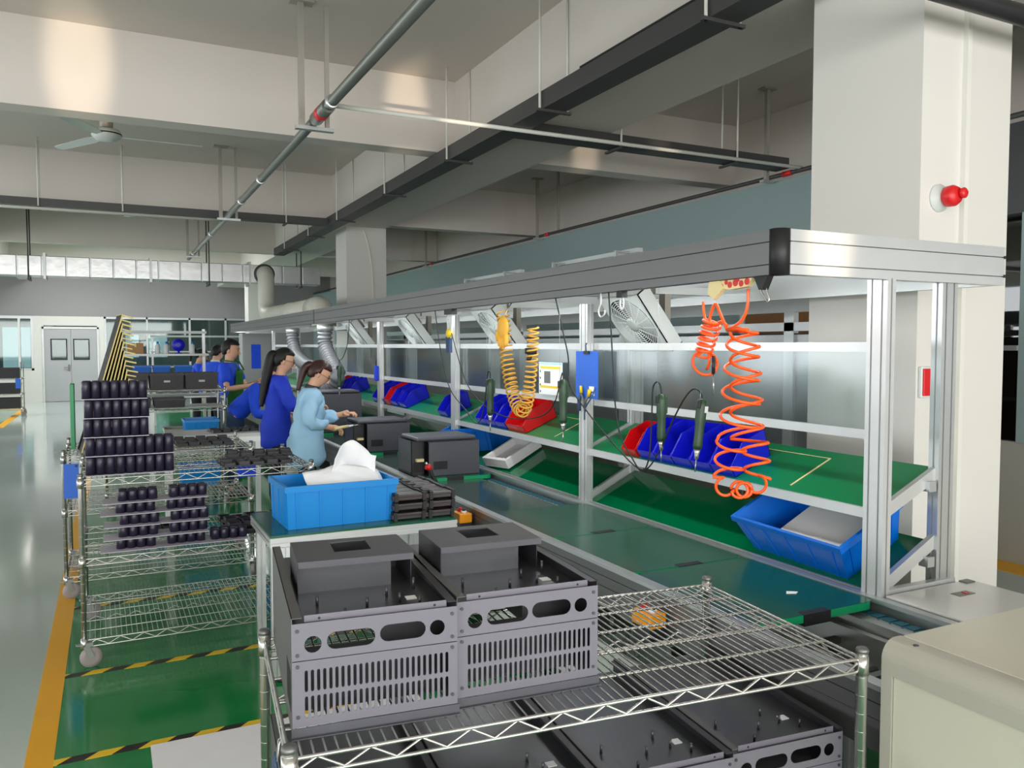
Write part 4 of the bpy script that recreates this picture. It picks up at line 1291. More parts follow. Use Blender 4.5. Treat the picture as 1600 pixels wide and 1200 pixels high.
def coil(c0_, c1_, turns, r0, r1, n=14, phase=0.0, axis=None):
    """points of a coil from c0 to c1"""
    a, b = Vector(c0_), Vector(c1_)
    d = (b - a).normalized()
    s = d.cross(Vector((0, 1, 0.2))).normalized()
    t = d.cross(s)
    N = int(turns * n)
    out = []
    for i in range(N + 1):
        u = i / N
        r = r0 + (r1 - r0) * u
        ang = phase + 2 * PI * turns * u
        out.append(a.lerp(b, u) + (s * math.cos(ang) + t * math.sin(ang)) * r)
    return out
# long orange hose: a double strand that hangs in a loop
oh = thing('coiled_hose', 'long orange coiled air hose hanging in a loop over the blue bins', 'hose', (0, 0, 0))
p = [Vector(q) for q in ((X, 2.252, 1.905), (X, 2.255, 1.84), (X, 2.285, 1.79), (X, 2.36, 1.758))]
HD = Vector((0.77, -0.64, 0))     # along the bench, across the hose
def wave(z0, z1, turns, c0, c1, a0, a1, ph, sgn):
    """one strand of the hose: a flattened coil about a slowly shifting axis"""
    out = []
    N = int(turns * 20)
    for i in range(N + 1):
        u = i / N
        ang = ph + 2 * PI * turns * u
        am = a0 + (a1 - a0) * u
        base_ = Vector((X, 2.275, z0 + (z1 - z0) * u)) + HD * (c0 + (c1 - c0) * u)
        out.append(base_ + HD * (am * math.cos(ang)) + Vector((0.64, 0.77, 0)) * (sgn * am * 0.9 * math.sin(ang)) + Vector((0, 0, 0.010 * math.sin(ang))))
    return out
A = smooth_path(p, 5) + wave(1.745, 1.355, 4.5, 0.0, -0.01, 0.055, 0.075, 0.0, 1) + wave(1.345, 1.21, 2.0, -0.035, -0.05, 0.055, 0.05, PI, 1)
def ring(cx, cz, r, a0, a1, n=16):
    return [Vector((X, 2.275, cz)) + HD * (cx + r * math.cos(a0 + (a1 - a0) * i / n)) + Vector((0, 0, r * math.sin(a0 + (a1 - a0) * i / n))) + Vector((0.64, 0.77, 0)) * (0.02 * i / n) for i in range(n + 1)]
A += ring(-0.055, 1.175, 0.035, PI * 0.55, PI * 1.9) + ring(-0.005, 1.165, 0.03, PI * 1.1, PI * 3.0)
MB().tube(A, 0.0058, 8).build('hose', 'orange_hose', oh)
B = wave(1.745, 1.355, 4.0, 0.005, 0.02, 0.05, 0.06, PI, -1) + wave(1.345, 1.21, 2.0, 0.045, 0.06, 0.05, 0.045, 0.0, -1)
B += ring(0.055, 1.19, 0.035, PI * 0.45, -PI * 0.8) + ring(0.012, 1.165, 0.028, 0.2, PI * 2.4)
MB().tube(B, 0.0058, 8).build('hose', 'orange_hose', oh)
MB().tube([(X, 2.36, 1.758), (X, 2.30, 1.762), (X, 2.25, 1.755)], 0.0075, 8).build('loop_tie', 'orange_hose', oh)
# bunched orange hose with an air gun
o2 = thing('coiled_hose', 'bunched orange coiled air hose tied up short beside the long one', 'hose', (0, 0, 0))
C_ = smooth_path([(X, 2.50, 1.87), (X, 2.49, 1.81), (X, 2.45, 1.775)], 4) + coil((X, 2.44, 1.80), (X, 2.50, 1.66), 6.4, 0.036, 0.03, 14, 0.5)
C_ += coil((X, 2.50, 1.655), (X + 0.03, 2.49, 1.645), 0.5, 0.03, 0.04, 14)
MB().tube(C_, 0.0055, 8).build('hose', 'orange_hose', o2)
R_ = []
for k in range(90):
    a = 2 * PI * k / 18
    r = 0.047 - 0.003 * math.sin(k * 0.7)
    q = 0.012 * math.sin(k * 0.35)
    R_.append((X + 0.64 * q + 0.77 * r * math.cos(a), 2.485 + 0.77 * q - 0.64 * r * math.cos(a), 1.632 + r * math.sin(a)))
MB().tube(R_, 0.0055, 8).build('hose_ring', 'orange_hose', o2)
MB().tube(smooth_path([(X, 2.36, 1.775), (X, 2.40, 1.79), (X, 2.43, 1.775), (X, 2.46, 1.80), (X, 2.43, 1.86), (X, 2.40, 1.82), (X, 2.36, 1.758)], 5), 0.0058, 8).build('hose_link', 'orange_hose', o2)
MB().cyl((X, 2.435, 1.66), (X, 2.435, 1.59), 0.007, 10).build('air_gun', 'black_plastic', o2)
MB().cyl((X, 2.435, 1.59), (X, 2.432, 1.505), 0.0025, 8).build('gun_nozzle', 'chrome', o2)
# spotted cloth pouch over the hook
po = thing('cloth_pouch', 'cream cloth pouch with red spots hanging under the beam corner', 'pouch', (X, 2.335, 1.943))
M = Matrix(((0, 0, 1, -0.012), (1, 0, 0, 0), (0, 1, 0, 0), (0, 0, 0, 1)))
MB().prism([(-0.115, 0.0), (0.115, 0.0), (0.11, -0.022), (0.06, -0.028), (0.02, -0.04), (0.085, -0.062), (0.10, -0.058)][:4] + [(0.0, -0.036), (0.075, -0.062)][:1] + [(-0.09, -0.03)], 0.024, M).build('cloth', 'cream', po, fix=True)
MB().prism([(0.11, 0.0), (0.118, -0.045), (0.085, -0.068), (0.03, -0.03), (0.05, 0.0)], 0.02, Matrix.Translation((-0.006, 0, 0)) @ M).build('folded_end', 'cream', po, fix=True)
for k, (yy, zz, r) in enumerate(((-0.09, -0.012, 0.013), (-0.06, -0.017, 0.012), (-0.03, -0.012, 0.014), (0.0, -0.018, 0.012), (0.02, -0.008, 0.009), (-0.045, -0.004, 0.006), (0.045, -0.02, 0.009))):
    MB().cyl((-0.0135, yy, zz), (-0.0118, yy, zz), r, 10).build('red_spot', 'red', po)
# yellow hose
yh = thing('coiled_hose', 'yellow coiled air hose hanging in a U over the red bin', 'hose', (0, 0, 0))
def along(path, turns, r, n=12):
    P = smooth_path(path, 16)
    L = [0]
    for a, b in zip(P, P[1:]):
        L.append(L[-1] + (b - a).length)
    N = int(turns * n)
    out = []
    j = 0
    for i in range(N + 1):
        s = L[-1] * i / N
        while j < len(L) - 2 and L[j + 1] < s:
            j += 1
        u = (s - L[j]) / max(1e-6, L[j + 1] - L[j])
        p_ = P[j].lerp(P[j + 1], u)
        d = (P[j + 1] - P[j]).normalized()
        s_ = Vector((1, 0, 0))
        t_ = d.cross(s_).normalized()
        a = 2 * PI * turns * i / N
        out.append(p_ + (s_ * math.cos(a) + t_ * math.sin(a)) * (r(i / N) if callable(r) else r))
    return out
pth = [(X, 4.30, 1.90), (X, 4.27, 1.78), (X, 4.245, 1.64), (X, 4.20, 1.50), (X, 4.13, 1.38), (X, 4.055, 1.33), (X, 4.0, 1.37), (X, 3.955, 1.49), (X, 3.925, 1.62), (X, 3.915, 1.80)]
MB().tube(along(pth, 40, lambda u: 0.036 if u < 0.7 else 0.03), 0.0052, 6).build('hose', 'yellow_hose', yh)
MB().cyl((X, 3.945, 1.655), (X, 3.94, 1.68), 0.034, 12).build('fitting', 'black_plastic', yh)
MB().cyl((X - 0.01, 3.955, 1.615), (X, 3.95, 1.645), 0.014, 10).build('fitting', 'black_plastic', yh)
# the orange work glove clipped beside it
gl = thing('work_glove', 'orange yellow work glove hooked beside the yellow hose', 'glove', (X - 0.06, 4.17, 1.80))
g = MB()
g.ball((0, 0, 0), (0.022, 0.062, 0.068), 16, 10)
g.build('palm', 'glove', gl)
for k in range(4):
    yy = -0.042 + k * 0.027
    MB().tube([(0, yy * 0.9, -0.04), (0, yy, -0.085), (-0.006, yy * 1.05, -0.105 - 0.012 * (k in (1, 2)))], [0.016, 0.0145, 0.009], 8).build('finger', 'glove', gl)
MB().tube([(0, 0.045, -0.01), (0, 0.075, -0.05), (0, 0.07, -0.075)], [0.017, 0.014, 0.009], 8).build('thumb', 'glove', gl)
MB().tube([(0.01, 0.01, 0.05), (0.03, 0.01, 0.10), (0.06, 0.008, 0.145)], 0.003, 6).build('hook', 'chrome', gl)

# box fans under the cross tubes, tipped towards the workers
def box_fan(label, y):
    t = thing('box_fan', label, 'fan', (2.74, y, 1.845), 0, 'white box fans hung under the top beam')
    t.matrix_world = Matrix.Translation((2.74, y, 1.845)) @ Matrix.Rotation(math.radians(-38), 4, 'Y') @ Matrix.Rotation(-PI / 2, 4, 'Z')
    h = 0.20
    # square frame with a round mouth
    bm_ = MB().plate(-h, h, -0.04, -0.032, -h, h, [hole(0, 0, 0.178, 32)])
    bm_.box(-h, -h + 0.008, -0.04, 0.05, -h, h).box(h - 0.008, h, -0.04, 0.05, -h, h).box(-h, h, -0.04, 0.05, -h, -h + 0.008).box(-h, h, -0.04, 0.05, h - 0.008, h)
    bm_.build('frame', 'fan_white', t)
    MB().lathe([(0.185, 0.0), (0.185, 0.03)], 32, Matrix.Translation((0, 0.03, 0)) @ Matrix.Rotation(PI / 2, 4, 'X')).build('drum', 'black', t)  # drum, blades and back cover darkened: shade behind the grille put into colour
    g = MB()
    for r in [0.05 + 0.0128 * k for k in range(11)]:
        g.tube([(r * math.cos(2 * PI * i / 36), -0.046, r * math.sin(2 * PI * i / 36)) for i in range(36)], 0.0026, 5, closed=True)
    for k in range(16):
        a = 2 * PI * k / 16
        g.tube([(0.045 * math.cos(a), -0.048, 0.045 * math.sin(a)), (0.181 * math.cos(a + 0.25), -0.044, 0.181 * math.sin(a + 0.25))], 0.0024, 5)
    g.build('grille', 'fan_white', t)
    MB().lathe([(0.05, 0.0), (0.05, 0.012), (0.03, 0.018), (0.002, 0.019)], 24, Matrix.Translation((0, -0.036, 0)) @ Matrix.Rotation(PI / 2, 4, 'X')).build('hub', 'fan_grille', t)
    for k in range(5):
        a = 2 * PI * k / 5
        M = Matrix.Rotation(a, 4, 'Y') @ Matrix.Translation((0.10, 0.0, 0)) @ Matrix.Rotation(0.5, 4, 'X')
        MB().box(-0.065, 0.065, -0.002, 0.002, -0.04, 0.04, M).build('blade', 'tray_grey', t)
    MB().box(-h + 0.01, h - 0.01, 0.046, 0.05, -h + 0.01, h - 0.01).build('back_cover', 'black', t)
    br = MB().prism([(0.0, 0.05), (0.0, 0.14), (0.16, 0.14), (0.21, 0.05)], 0.006, Matrix.Translation((-0.06, 0.0, 0)) @ Matrix(((0, 0, 1, 0), (0, 1, 0, 0), (1, 0, 0, 0), (0, 0, 0, 1))))
    br.build('bracket', 'bracket', t, fix=True)
    return t
FAN_L = ('white box fan beside the second post, its round grille fully seen', 'white box fan behind the orange glove and yellow hose', 'white box fan between the third and fourth posts', 'white box fan beyond the fourth post')
for lb, y in zip(FAN_L, (3.86, 5.75, 7.72, 9.75)):
    box_fan(lb, y)
    lb = lb.split(',')[0]
    s = MB().box(2.86, 2.90, y - 0.09, y - 0.03, 1.80, 1.995)
    tag(s.build('fan_strap', 'bracket'), 'pale strap holding up the ' + lb, 'bracket', 'straps of the box fans')
    MB().box(2.80, 3.23, y - 0.08, y - 0.035, 1.995, 2.04).build('fan_tube', 'alu', bpy.data.objects['workstation_frame'])

# paper sheet, clipboard with tools
ps = thing('instruction_sheet', 'printed work instruction sheet hung on the lower rail', 'paper', (2.615, 4.675, 1.478))
MB().box(-0.001, 0.001, -0.158, 0.158, -0.105, 0.11).build('sheet', 'paper', ps)
b = MB().box(-0.0016, -0.001, -0.13, 0.14, 0.066, 0.083).box(-0.0016, -0.001, -0.12, 0.14, -0.062, -0.046)
b.build('heading_bands', 'yellow', ps)
MB().box(-0.0016, -0.001, -0.155, 0.155, 0.094, 0.107).build('top_strip', 'smock', ps)
MB().box(-0.0016, -0.001, 0.0, 0.085, -0.03, 0.05).build('picture', 'alu_dark', ps)
for k in range(4):
    MB().box(-0.0016, -0.001, 0.132, 0.146, 0.04 - 0.045 * k, 0.055 - 0.045 * k).build('mark', 'denim', ps)
cl = thing('clipboard', 'blue plastic clipboard hung on the second post', 'clipboard', (2.575, 4.155, 1.53))
MB().box(-0.002, 0.002, -0.125, 0.125, -0.15, 0.135).build('board', 'clip_blue', cl)
MB().box(-0.010, -0.002, -0.035, 0.025, 0.118, 0.137).build('clip', 'black', cl)
MB().tube([(-0.006, 0.0, 0.137), (-0.006, 0.005, 0.17), (0.0, 0.005, 0.185)], 0.004, 6).build('hang_cord', 'denim', cl)
MB().box(-0.003, -0.002, -0.085, -0.03, -0.105, -0.075).box(-0.003, -0.002, -0.09, -0.06, -0.13, -0.115).build('label', 'paper', cl)
tk = thing('pliers', 'pliers with yellow and blue grips hooked on the blue clipboard', 'pliers', (2.562, 4.20, 1.40))
MB().tube([(0, 0.02, -0.10), (0, 0.024, -0.03), (0, 0.0, 0.01)], [0.011, 0.012, 0.008], 8).build('grip', 'denim', tk)
MB().tube([(0, -0.045, -0.08), (0, -0.02, -0.02), (0, -0.005, 0.01)], [0.005, 0.007, 0.007], 8).build('grip', 'alu_dark', tk)
MB().tube([(0, -0.002, 0.01), (0, 0.002, 0.055)], [0.011, 0.008], 8).build('jaw', 'yellow', tk)
tk2 = thing('cutters', 'small cutters with yellow jaws hooked at the clipboard edge', 'pliers', (2.562, 4.115, 1.385))
MB().tube([(0, 0.04, -0.09), (0, 0.03, -0.02), (0, 0.0, 0.02)], [0.005, 0.007, 0.008], 8).build('grip', 'alu_dark', tk2)
MB().tube([(0, 0.0, 0.01), (0, -0.012, 0.05)], [0.010, 0.012], 8).build('jaw', 'yellow', tk2)

# small hooks and hang-ups under the beam
hk = thing('hook', 'black cone hanger with a wire hook beside the beam corner cap', 'hook', (X, 2.175, 1.945))
MB().prism([(-0.034, 0), (0.034, 0), (0.008, -0.048), (-0.008, -0.048)], 0.03, Matrix(((0, 0, 1, -0.015), (1, 0, 0, 0), (0, 1, 0, 0), (0, 0, 0, 1)))).build('cone', 'black', hk, fix=True)
MB().tube(smooth_path([(0, 0.015, -0.03), (0, 0.008, -0.055), (0, -0.02, -0.09), (0, -0.028, -0.08), (0, -0.012, -0.04)], 5), 0.003, 6).build('wire_hook', 'chrome', hk)
h2 = MB().tube(smooth_path([(X, 3.235, 1.95), (X, 3.235, 1.90), (X, 3.255, 1.865), (X, 3.24, 1.835), (X, 3.205, 1.845), (X, 3.20, 1.865)], 5), 0.004, 6).build('s_hook', 'fan_white')
tag(h2, 'white wire hook beside the second post', 'hook')
h3 = thing('hook', 'black hanger with a pale snap link before the box fan grille', 'hook', (X, 3.06, 1.946))
MB().box(-0.015, 0.015, -0.022, 0.022, -0.03, 0).build('cone', 'black', h3)
MB().tube(smooth_path([(0, 0.008, -0.025), (0, 0.014, -0.06), (0, 0, -0.085), (0, -0.014, -0.06), (0, -0.008, -0.025)], 5), 0.004, 6).build('snap_link', 'fan_white', h3)
ti = thing('cable_tie_bundle', 'bundle of white cable ties with a yellow knot hanging by the third post', 'cable ties', (X, 5.13, 1.95))
MB().box(-0.02, 0.02, -0.085, 0.05, -0.04, 0.0).build('holder', 'black', ti)
for k in range(7):
    MB().bar((0, -0.05 + k * 0.016, -0.03), (0, -0.03 + k * 0.009, -0.19 - 0.01 * (k % 3)), 0.008, 0.008, up=(1, 0, 0)).build('tie', 'fan_white', ti)
MB().ball((0, 0.0, -0.17), (0.025, 0.04, 0.035), 10, 6).build('knot', 'yellow', ti)
MB().box(-0.012, 0.012, -0.02, 0.04, -0.30, -0.19).build('pouch', 'denim', ti)
sc_ = thing('scanner', 'dark blue hand scanner holstered at the fourth post', 'scanner', (2.565, 8.42, 1.42))
MB().box(-0.02, 0.02, -0.03, 0.03, -0.10, 0.06, bev=0.01).build('body', 'blue_coat', sc_)
MB().cyl((0, 0.01, 0.06), (0, 0.01, 0.13), 0.005, 8).build('antenna', 'black', sc_)

# grey flexible extract hoses hanging over the far stations
def flex(label, pts):
    Q = smooth_path(pts, 24)
    P = [Q[0]]
    for p_ in Q[1:]:
        while (p_ - P[-1]).length > 0.012:
            P.append(P[-1] + (p_ - P[-1]).normalized() * 0.012)
    r = [0.085 + 0.012 * math.sin(2 * PI * i * 0.012 / 0.06) for i in range(len(P))]
    t = thing('flexible_hose', label, 'hose', (0, 0, 0), 0, 'grey flexible extract hoses')
    MB().tube(P, r, 16).build('hose', 'flex_grey', t)
    MB().tube([P[0] + Vector((0, 0, 0.03)), P[0] - Vector((0, 0, 0.05))], 0.10, 16).build('collar', 'alu', t)
flex('grey flexible hose drooping to the dark box behind the woman in the pale smock', [(2.42, 10.1, 1.93), (2.42, 10.1, 1.7), (2.42, 9.85, 1.52), (2.42, 9.5, 1.36), (2.40, 9.6, 1.24), (2.36, 9.8, 1.18)])
flex('grey flexible hose bending away behind the dark-haired workers', [(2.48, 12.4, 1.93), (2.48, 12.35, 1.72), (2.48, 12.1, 1.54), (2.48, 11.5, 1.42), (2.48, 10.95, 1.40)])

# ---------------------------------------------------------------- carts of capacitor boards
wa = wire_cart('chrome wire cart of capacitor boards with its front corner post on the green floor', (0.445, 5.17, 0), math.radians(0.6), 1.20, 0.84, 1.025, (0.15, 0.58, 1.0), wheel=0.055)
wb = wire_cart('chrome wire cart whose wheels stand on the yellow line, leaning panels on top', (0.31, 6.50, 0), 0.0, 1.20, 0.80, 1.0, (0.15, 0.60, 0.96), wheel=0.055)
def cap_board(nx, w_, d_, h, rows=2, wing=0.0):
    t = thing('capacitor_board', 'board', 'circuit board', (0, 0, 0), 0, 'capacitor boards stacked on the wire cart')
    MB().box(-w_ / 2 - wing, w_ / 2, -d_ / 2 - wing * 0.6, d_ / 2, 0, 0.003).build('plate', 'pcb_back', t)
    for j in range(rows):
        for i in range(nx):
            x = -w_ / 2 + w_ * (i + 0.5) / nx
            y = -d_ / 2 + d_ * (j + 0.5) / rows
            r = min(w_ / nx, d_ / rows) * 0.49
            MB().lathe([(r, 0.003), (r, h - 0.006), (r * 0.85, h - 0.001), (0.002, h)], 12, None, (x, y, 0)).build('capacitor', 'cap_dark', t)
    return t
ORD = ('lowest', 'second lowest', 'middle', 'second highest', 'topmost', 'capping')
base = {}
def stack(key, n, x, y, z, pitch, jit, where, rot=0.0, lab=None):
    for k in range(n):
        lb = (lab or ('capacitor board, the %s of the ' + where)) % ORD[k if n > 4 else (0, 2, 4)[k] if n == 3 else k]
        loc = (x + jit[k % len(jit)][0], y + jit[k % len(jit)][1], z + k * pitch)
        p = base[key]
        if not p.get('used'):
            p['used'] = 1
            p.location = loc
            p.rotation_euler.z = rot + 0.02 * math.sin(k * 2.3)
            p['label'] = lb
        else:
            q = dup(p, loc, rot + 0.02 * math.sin(k * 2.3), lb)
base['wide'] = cap_board(9, 0.44, 0.17, 0.098)
base['mid'] = cap_board(7, 0.32, 0.17, 0.098)
base['ell'] = cap_board(4, 0.20, 0.13, 0.062, 2, 0.075)
stack('wide', 2, 0.09, 4.90, 1.003, 0.102, ((0, 0), (0.0, 0.01)), '', lab='wide capacitor board, %s of two, under the short boards on the cart top')
stack('mid', 3, 0.025, 4.91, 1.207, 0.102, ((0, 0), (0.004, 0.006), (-0.004, 0)), 'short boards on the cart top')
stack('ell', 5, 0.11, 4.92, 0.583, 0.066, ((0.0, 0), (0.012, -0.01), (0.02, 0.0)), 'stack by the corner post on the middle shelf')
stack('ell', 5, 0.37, 4.93, 0.583, 0.066, ((0.0, 0), (0.012, -0.01), (0.02, 0.0)), 'stack beside the single board on the middle shelf')
stack('ell', 1, 0.60, 4.92, 0.583, 0.07, ((0, 0),), '', lab='single capacitor board on the middle shelf, %s and alone')
bpy.context.view_layer.update()
for o in bpy.data.objects:
    if o.get('label') == 'single capacitor board on the middle shelf, second lowest and alone' or o.get('label') == 'single capacitor board on the middle shelf, lowest and alone':
        o['label'] = 'single capacitor board standing alone on the middle cart shelf'
# tall white tongues on the short boards of the cart top
# flat black frames lying on shelves
def flat_frame():
    t = thing('moulded_tray', 'tray', 'tray', (0, 0, 0), 0, 'black moulded trays lying on wire shelves')
    m = MB().box(-0.20, 0.20, -0.11, 0.11, 0.0, 0.006)
    m.build('base', 'black_plastic', t)
    for i in range(5):
        for j in range(2):
            x, y = -0.16 + 0.08 * i, -0.055 + 0.11 * j
            b = MB()
            for a in ((x - 0.035, x - 0.029, y - 0.045, y + 0.045), (x + 0.029, x + 0.035, y - 0.045, y + 0.045), (x - 0.035, x + 0.035, y - 0.045, y - 0.039), (x - 0.035, x + 0.035, y + 0.039, y + 0.045)):
                b.box(*a, 0.006, 0.02 + 0.008 * ((i + j) % 2))
            b.build('cell', 'pcb_dark', t)
    return t
ff = flat_frame()
spots = [(0.76, 4.95, 1.004, 0.05, 'black moulded tray on the cart top beside the crate of wrapping sheets'),
         (0.84, 5.30, 1.004, -0.1, 'black moulded tray on the cart top by the woman in the pale smock'),
         (0.80, 5.05, 0.584, 0.0, 'black moulded tray low on the middle cart shelf beside the single board'),
         (0.80, 5.06, 0.632, 0.06, 'black moulded tray stacked upon another on the middle cart shelf'),
         (0.80, 5.36, 0.584, 0.05, 'black moulded tray at the back of the middle cart shelf near the table'),
         (0.30, 5.38, 0.584, 0.0, 'black moulded tray behind the two board stacks on the middle shelf'),
         (0.62, 6.40, 0.964, 0.03, 'black moulded tray on the cart top behind the tall board stack'),
         (0.62, 6.66, 0.964, -0.05, 'black moulded tray far back on the cart with the leaning panels')]
for k, (x, y, z, r, lb) in enumerate(spots):
    if k == 0:
        ff.location = (x, y, z)
        ff.rotation_euler.z = r
        ff['label'] = lb
    else:
        dup(ff, (x, y, z), r, lb)
# tall panels leaning together
def panel(h):
    t = thing('leaning_panel', 'panel', 'panel', (0, 0, 0), 0, 'gold-edged panels leaning on the cart')
    MB().box(-0.003, 0.003, -0.15, 0.15, 0, h).build('sheet', 'panel_black', t)
    MB().box(-0.004, 0.004, -0.155, -0.15, 0, h).box(-0.004, 0.004, -0.155, 0.15, h - 0.006, h).box(0.004, 0.07, -0.155, -0.14, h - 0.014, h - 0.004).build('gold_edge', 'pcb_edge', t)
    MB().box(0.003, 0.065, -0.15, -0.145, h - 0.045, h - 0.037).build('tab', 'pcb_edge', t)
    return t
NUM = ('tallest', 'second tallest', 'third tallest', 'fourth tallest', 'fifth tallest', 'sixth tallest', 'seventh tallest', 'eighth tallest', 'ninth tallest', 'shortest')
for k in range(10):
    h = 0.99 - 0.068 * k
    t = panel(h)
    t.location = (-0.20 + 0.029 * k, 6.36 + 0.01 * (k % 3), 0.966)
    t.rotation_euler = (0, math.radians(16.0 - 0.7 * k), math.radians(6))
    t['label'] = 'dark gold-edged panel leaning on the cart, %s of the fan of ten' % NUM[k]
gb = MB().box(-0.012, 0.012, -0.10, 0.10, 0, 0.46).build('green_panel', 'board_green', None, (-0.245, 6.55, 0.966))
tag(gb, 'green board standing behind the leaning gold-edged panels', 'board')
bt = thing('hanging_tag', 'blue tag sheet tied to the post of the cart with leaning panels', 'tag', (-0.245, 6.07, 0.80))
MB().box(-0.045, 0.045, -0.002, 0.002, -0.115, 0.115).build('sheet', 'clip_blue', bt)
MB().cyl((0.03, -0.002, 0.10), (0.03, -0.006, 0.10), 0.008, 10).build('eyelet', 'black', bt)

# ---------------------------------------------------------------- racks, benches and crates beyond
ra = wire_cart('chrome wire rack holding black crates beyond the carts', (0.52, 9.35, 0), 0.0, 1.15, 0.55, 1.26, (0.2, 0.72, 1.05, 1.235), wheel=0.05)
for k, lb in enumerate(('black slotted crate on the rack behind the leaning panels', 'black slotted crate in the middle of the three on the rack', 'black slotted crate at the end of the rack near the apron man')):
    t = crate('slotted_crate', lb, (0.19 + 0.34 * k, 9.33, 1.24), 0, 0.325, 0.40, 0.17, 'crate_black', 0.96, 'black slotted crates on the rack', ribs=9)
    MB().box(-0.03, 0.03, -0.203, -0.196, 0.075, 0.095).build('handle_slot', 'fan_grille', t)
crate('storage_crate', 'blue crate on the lower rack shelf under the black crates', (0.86, 9.25, 0.725), 0, 0.34, 0.36, 0.19, 'blue_crate', 0.9)
crate('storage_crate', 'blue crate on the bottom rack shelf near the apron man', (0.84, 9.22, 0.206), 0, 0.40, 0.36, 0.22, 'blue_crate', 0.9)
for k, (x, lb) in enumerate(((0.22, 'dark tray box on the rack shelf below the first black crate'), (0.55, 'dark tray box on the rack shelf below the middle black crate'))):
    crate('tray_box', lb, (x, 9.25, 1.056), 0, 0.30, 0.40, 0.09, 'black_plastic', 0.95, 'dark tray boxes on the rack')
wt = thing('work_table', 'white topped aluminium table between the rear cart and the bent worker', 'table', (0.80, 7.62, 0))
MB().box(-0.38, 0.38, -0.25, 0.25, 0.90, 0.93).build('table_top', 'cover_white', wt)
for nm, y in (('front_rail', -0.24), ('rear_rail', 0.24)):
    MB().box(-0.38, 0.38, y - 0.02, y + 0.02, 0.855, 0.90).build(nm, 'alu_bright', wt)
for x in (-0.36, 0.36):
    for y in (-0.23, 0.23):
        MB().box(x - 0.02, x + 0.02, y - 0.02, y + 0.02, 0, 0.86).build('leg', 'alu_bright', wt)
dup(ff, (0.98, 7.60, 0.932), 0.15, 'black moulded tray on the white topped aluminium table')
lt = thing('roller_table', 'pale roller table with a rounded end beside the apron man', 'table', (0.82, 10.3, 0))
MB().box(-0.45, 0.30, -0.3, 0.3, 1.09, 1.12, bev=0.01).build('table_top', 'alu', lt)
MB().tube(smooth_path([(0.30, -0.27, 1.10), (0.37, -0.27, 1.08), (0.39, -0.27, 1.0), (0.39, -0.27, 0.5), (0.39, -0.27, 0.02)], 5), 0.03, 10).build('leg', 'alu', lt)
MB().tube(smooth_path([(0.30, 0.27, 1.10), (0.37, 0.27, 1.08), (0.39, 0.27, 1.0), (0.39, 0.27, 0.5), (0.39, 0.27, 0.02)], 5), 0.03, 10).build('leg', 'alu', lt)
for y in (-0.27, 0.27):
    MB().box(-0.42, -0.38, y - 0.02, y + 0.02, 0, 1.09).build('leg', 'alu', lt)
MB().box(-0.4, 0.38, -0.28, 0.28, 0.45, 0.48).build('lower_shelf', 'alu', lt)
cbx = crate('parts_box', 'pale parts box under the roller table', (0.80, 10.25, 0.481), 0, 0.5, 0.36, 0.25, 'machine_grey', 0.95)

# far benches with shelf
def bench(label, x, y, w_=1.25):
    t = thing('work_bench', label, 'bench', (x, y, 0), 0, 'work benches with high shelves')
    MB().box(-w_ / 2, w_ / 2, -0.35, 0.35, 0.76, 0.80).build('table_top', 'green_mat', t)
    for sx in (-1, 1):
        for y_ in (-0.32, 0.32):
            MB().box(sx * (w_ / 2 - 0.04) - 0.02, sx * (w_ / 2 - 0.04) + 0.02, y_ - 0.02, y_ + 0.02, 0, 0.76 if y_ < 0 else 1.95).build('leg', 'alu_bright', t)
    MB().box(-w_ / 2, w_ / 2, 0.0, 0.36, 1.545, 1.575).build('high_shelf', 'cover_white', t)
    MB().box(-w_ / 2, w_ / 2, 0.0, 0.36, 1.22, 1.245).build('low_shelf', 'cover_white', t)
    MB().box(-w_ / 2, w_ / 2, 0.28, 0.34, 1.88, 1.92).build('lamp_rail', 'tube_glow' if False else 'fan_white', t)
    return t
bench('work bench with a high white shelf of bottles beyond the black crates', 0.72, 13.0)
bench('work bench with lamp rail far behind the seated line, near the glass wall', 1.9, 19.0, 2.2)
items = thing('carton', 'brown carton on the high bench shelf behind the leaning panels', 'box', (0.34, 13.15, 1.576))
MB().box(-0.11, 0.11, -0.10, 0.10, 0, 0.02).build('base', 'cardboard', items)
MB().box(-0.11, 0.11, -0.10, 0.10, 0.02, 0.16, bev=0.004).build('body', 'cardboard', items)
MB().box(-0.012, 0.012, -0.1015, 0.1015, 0.1, 0.1615).build('packing_tape', 'cream', items)
for k, (x, lb) in enumerate(((0.64, 'white bottle on the high bench shelf beside the carton'), (0.76, 'white bottle on the high bench shelf beside the blue round fan'), (1.12, 'white bottle on the high bench shelf past the blue round fan'))):
    t = thing('bottle', lb, 'bottle', (x, 13.1, 1.576), 0, 'white bottles on the bench shelf')
    MB().lathe([(0.035, 0), (0.037, 0.01), (0.037, 0.12), (0.02, 0.145), (0.014, 0.15)], 14).build('body', 'fan_white', t)
    MB().lathe([(0.017, 0.15), (0.017, 0.18), (0.002, 0.182)], 12).build('cap', 'blue_crate', t)
rf = thing('desk_fan', 'small blue round fan on the high bench shelf', 'fan', (0.93, 13.1, 1.576))
MB().lathe([(0.06, 0), (0.06, 0.012), (0.015, 0.02), (0.012, 0.06)], 16).build('base', 'blue_bin', rf)
MB().lathe([(0.02, -0.03), (0.085, -0.03), (0.095, 0.0), (0.085, 0.03), (0.02, 0.03)], 20, Matrix.Translation((0, 0, 0.13)) @ Matrix.Rotation(PI / 2, 4, 'X')).build('head', 'blue_bin', rf)
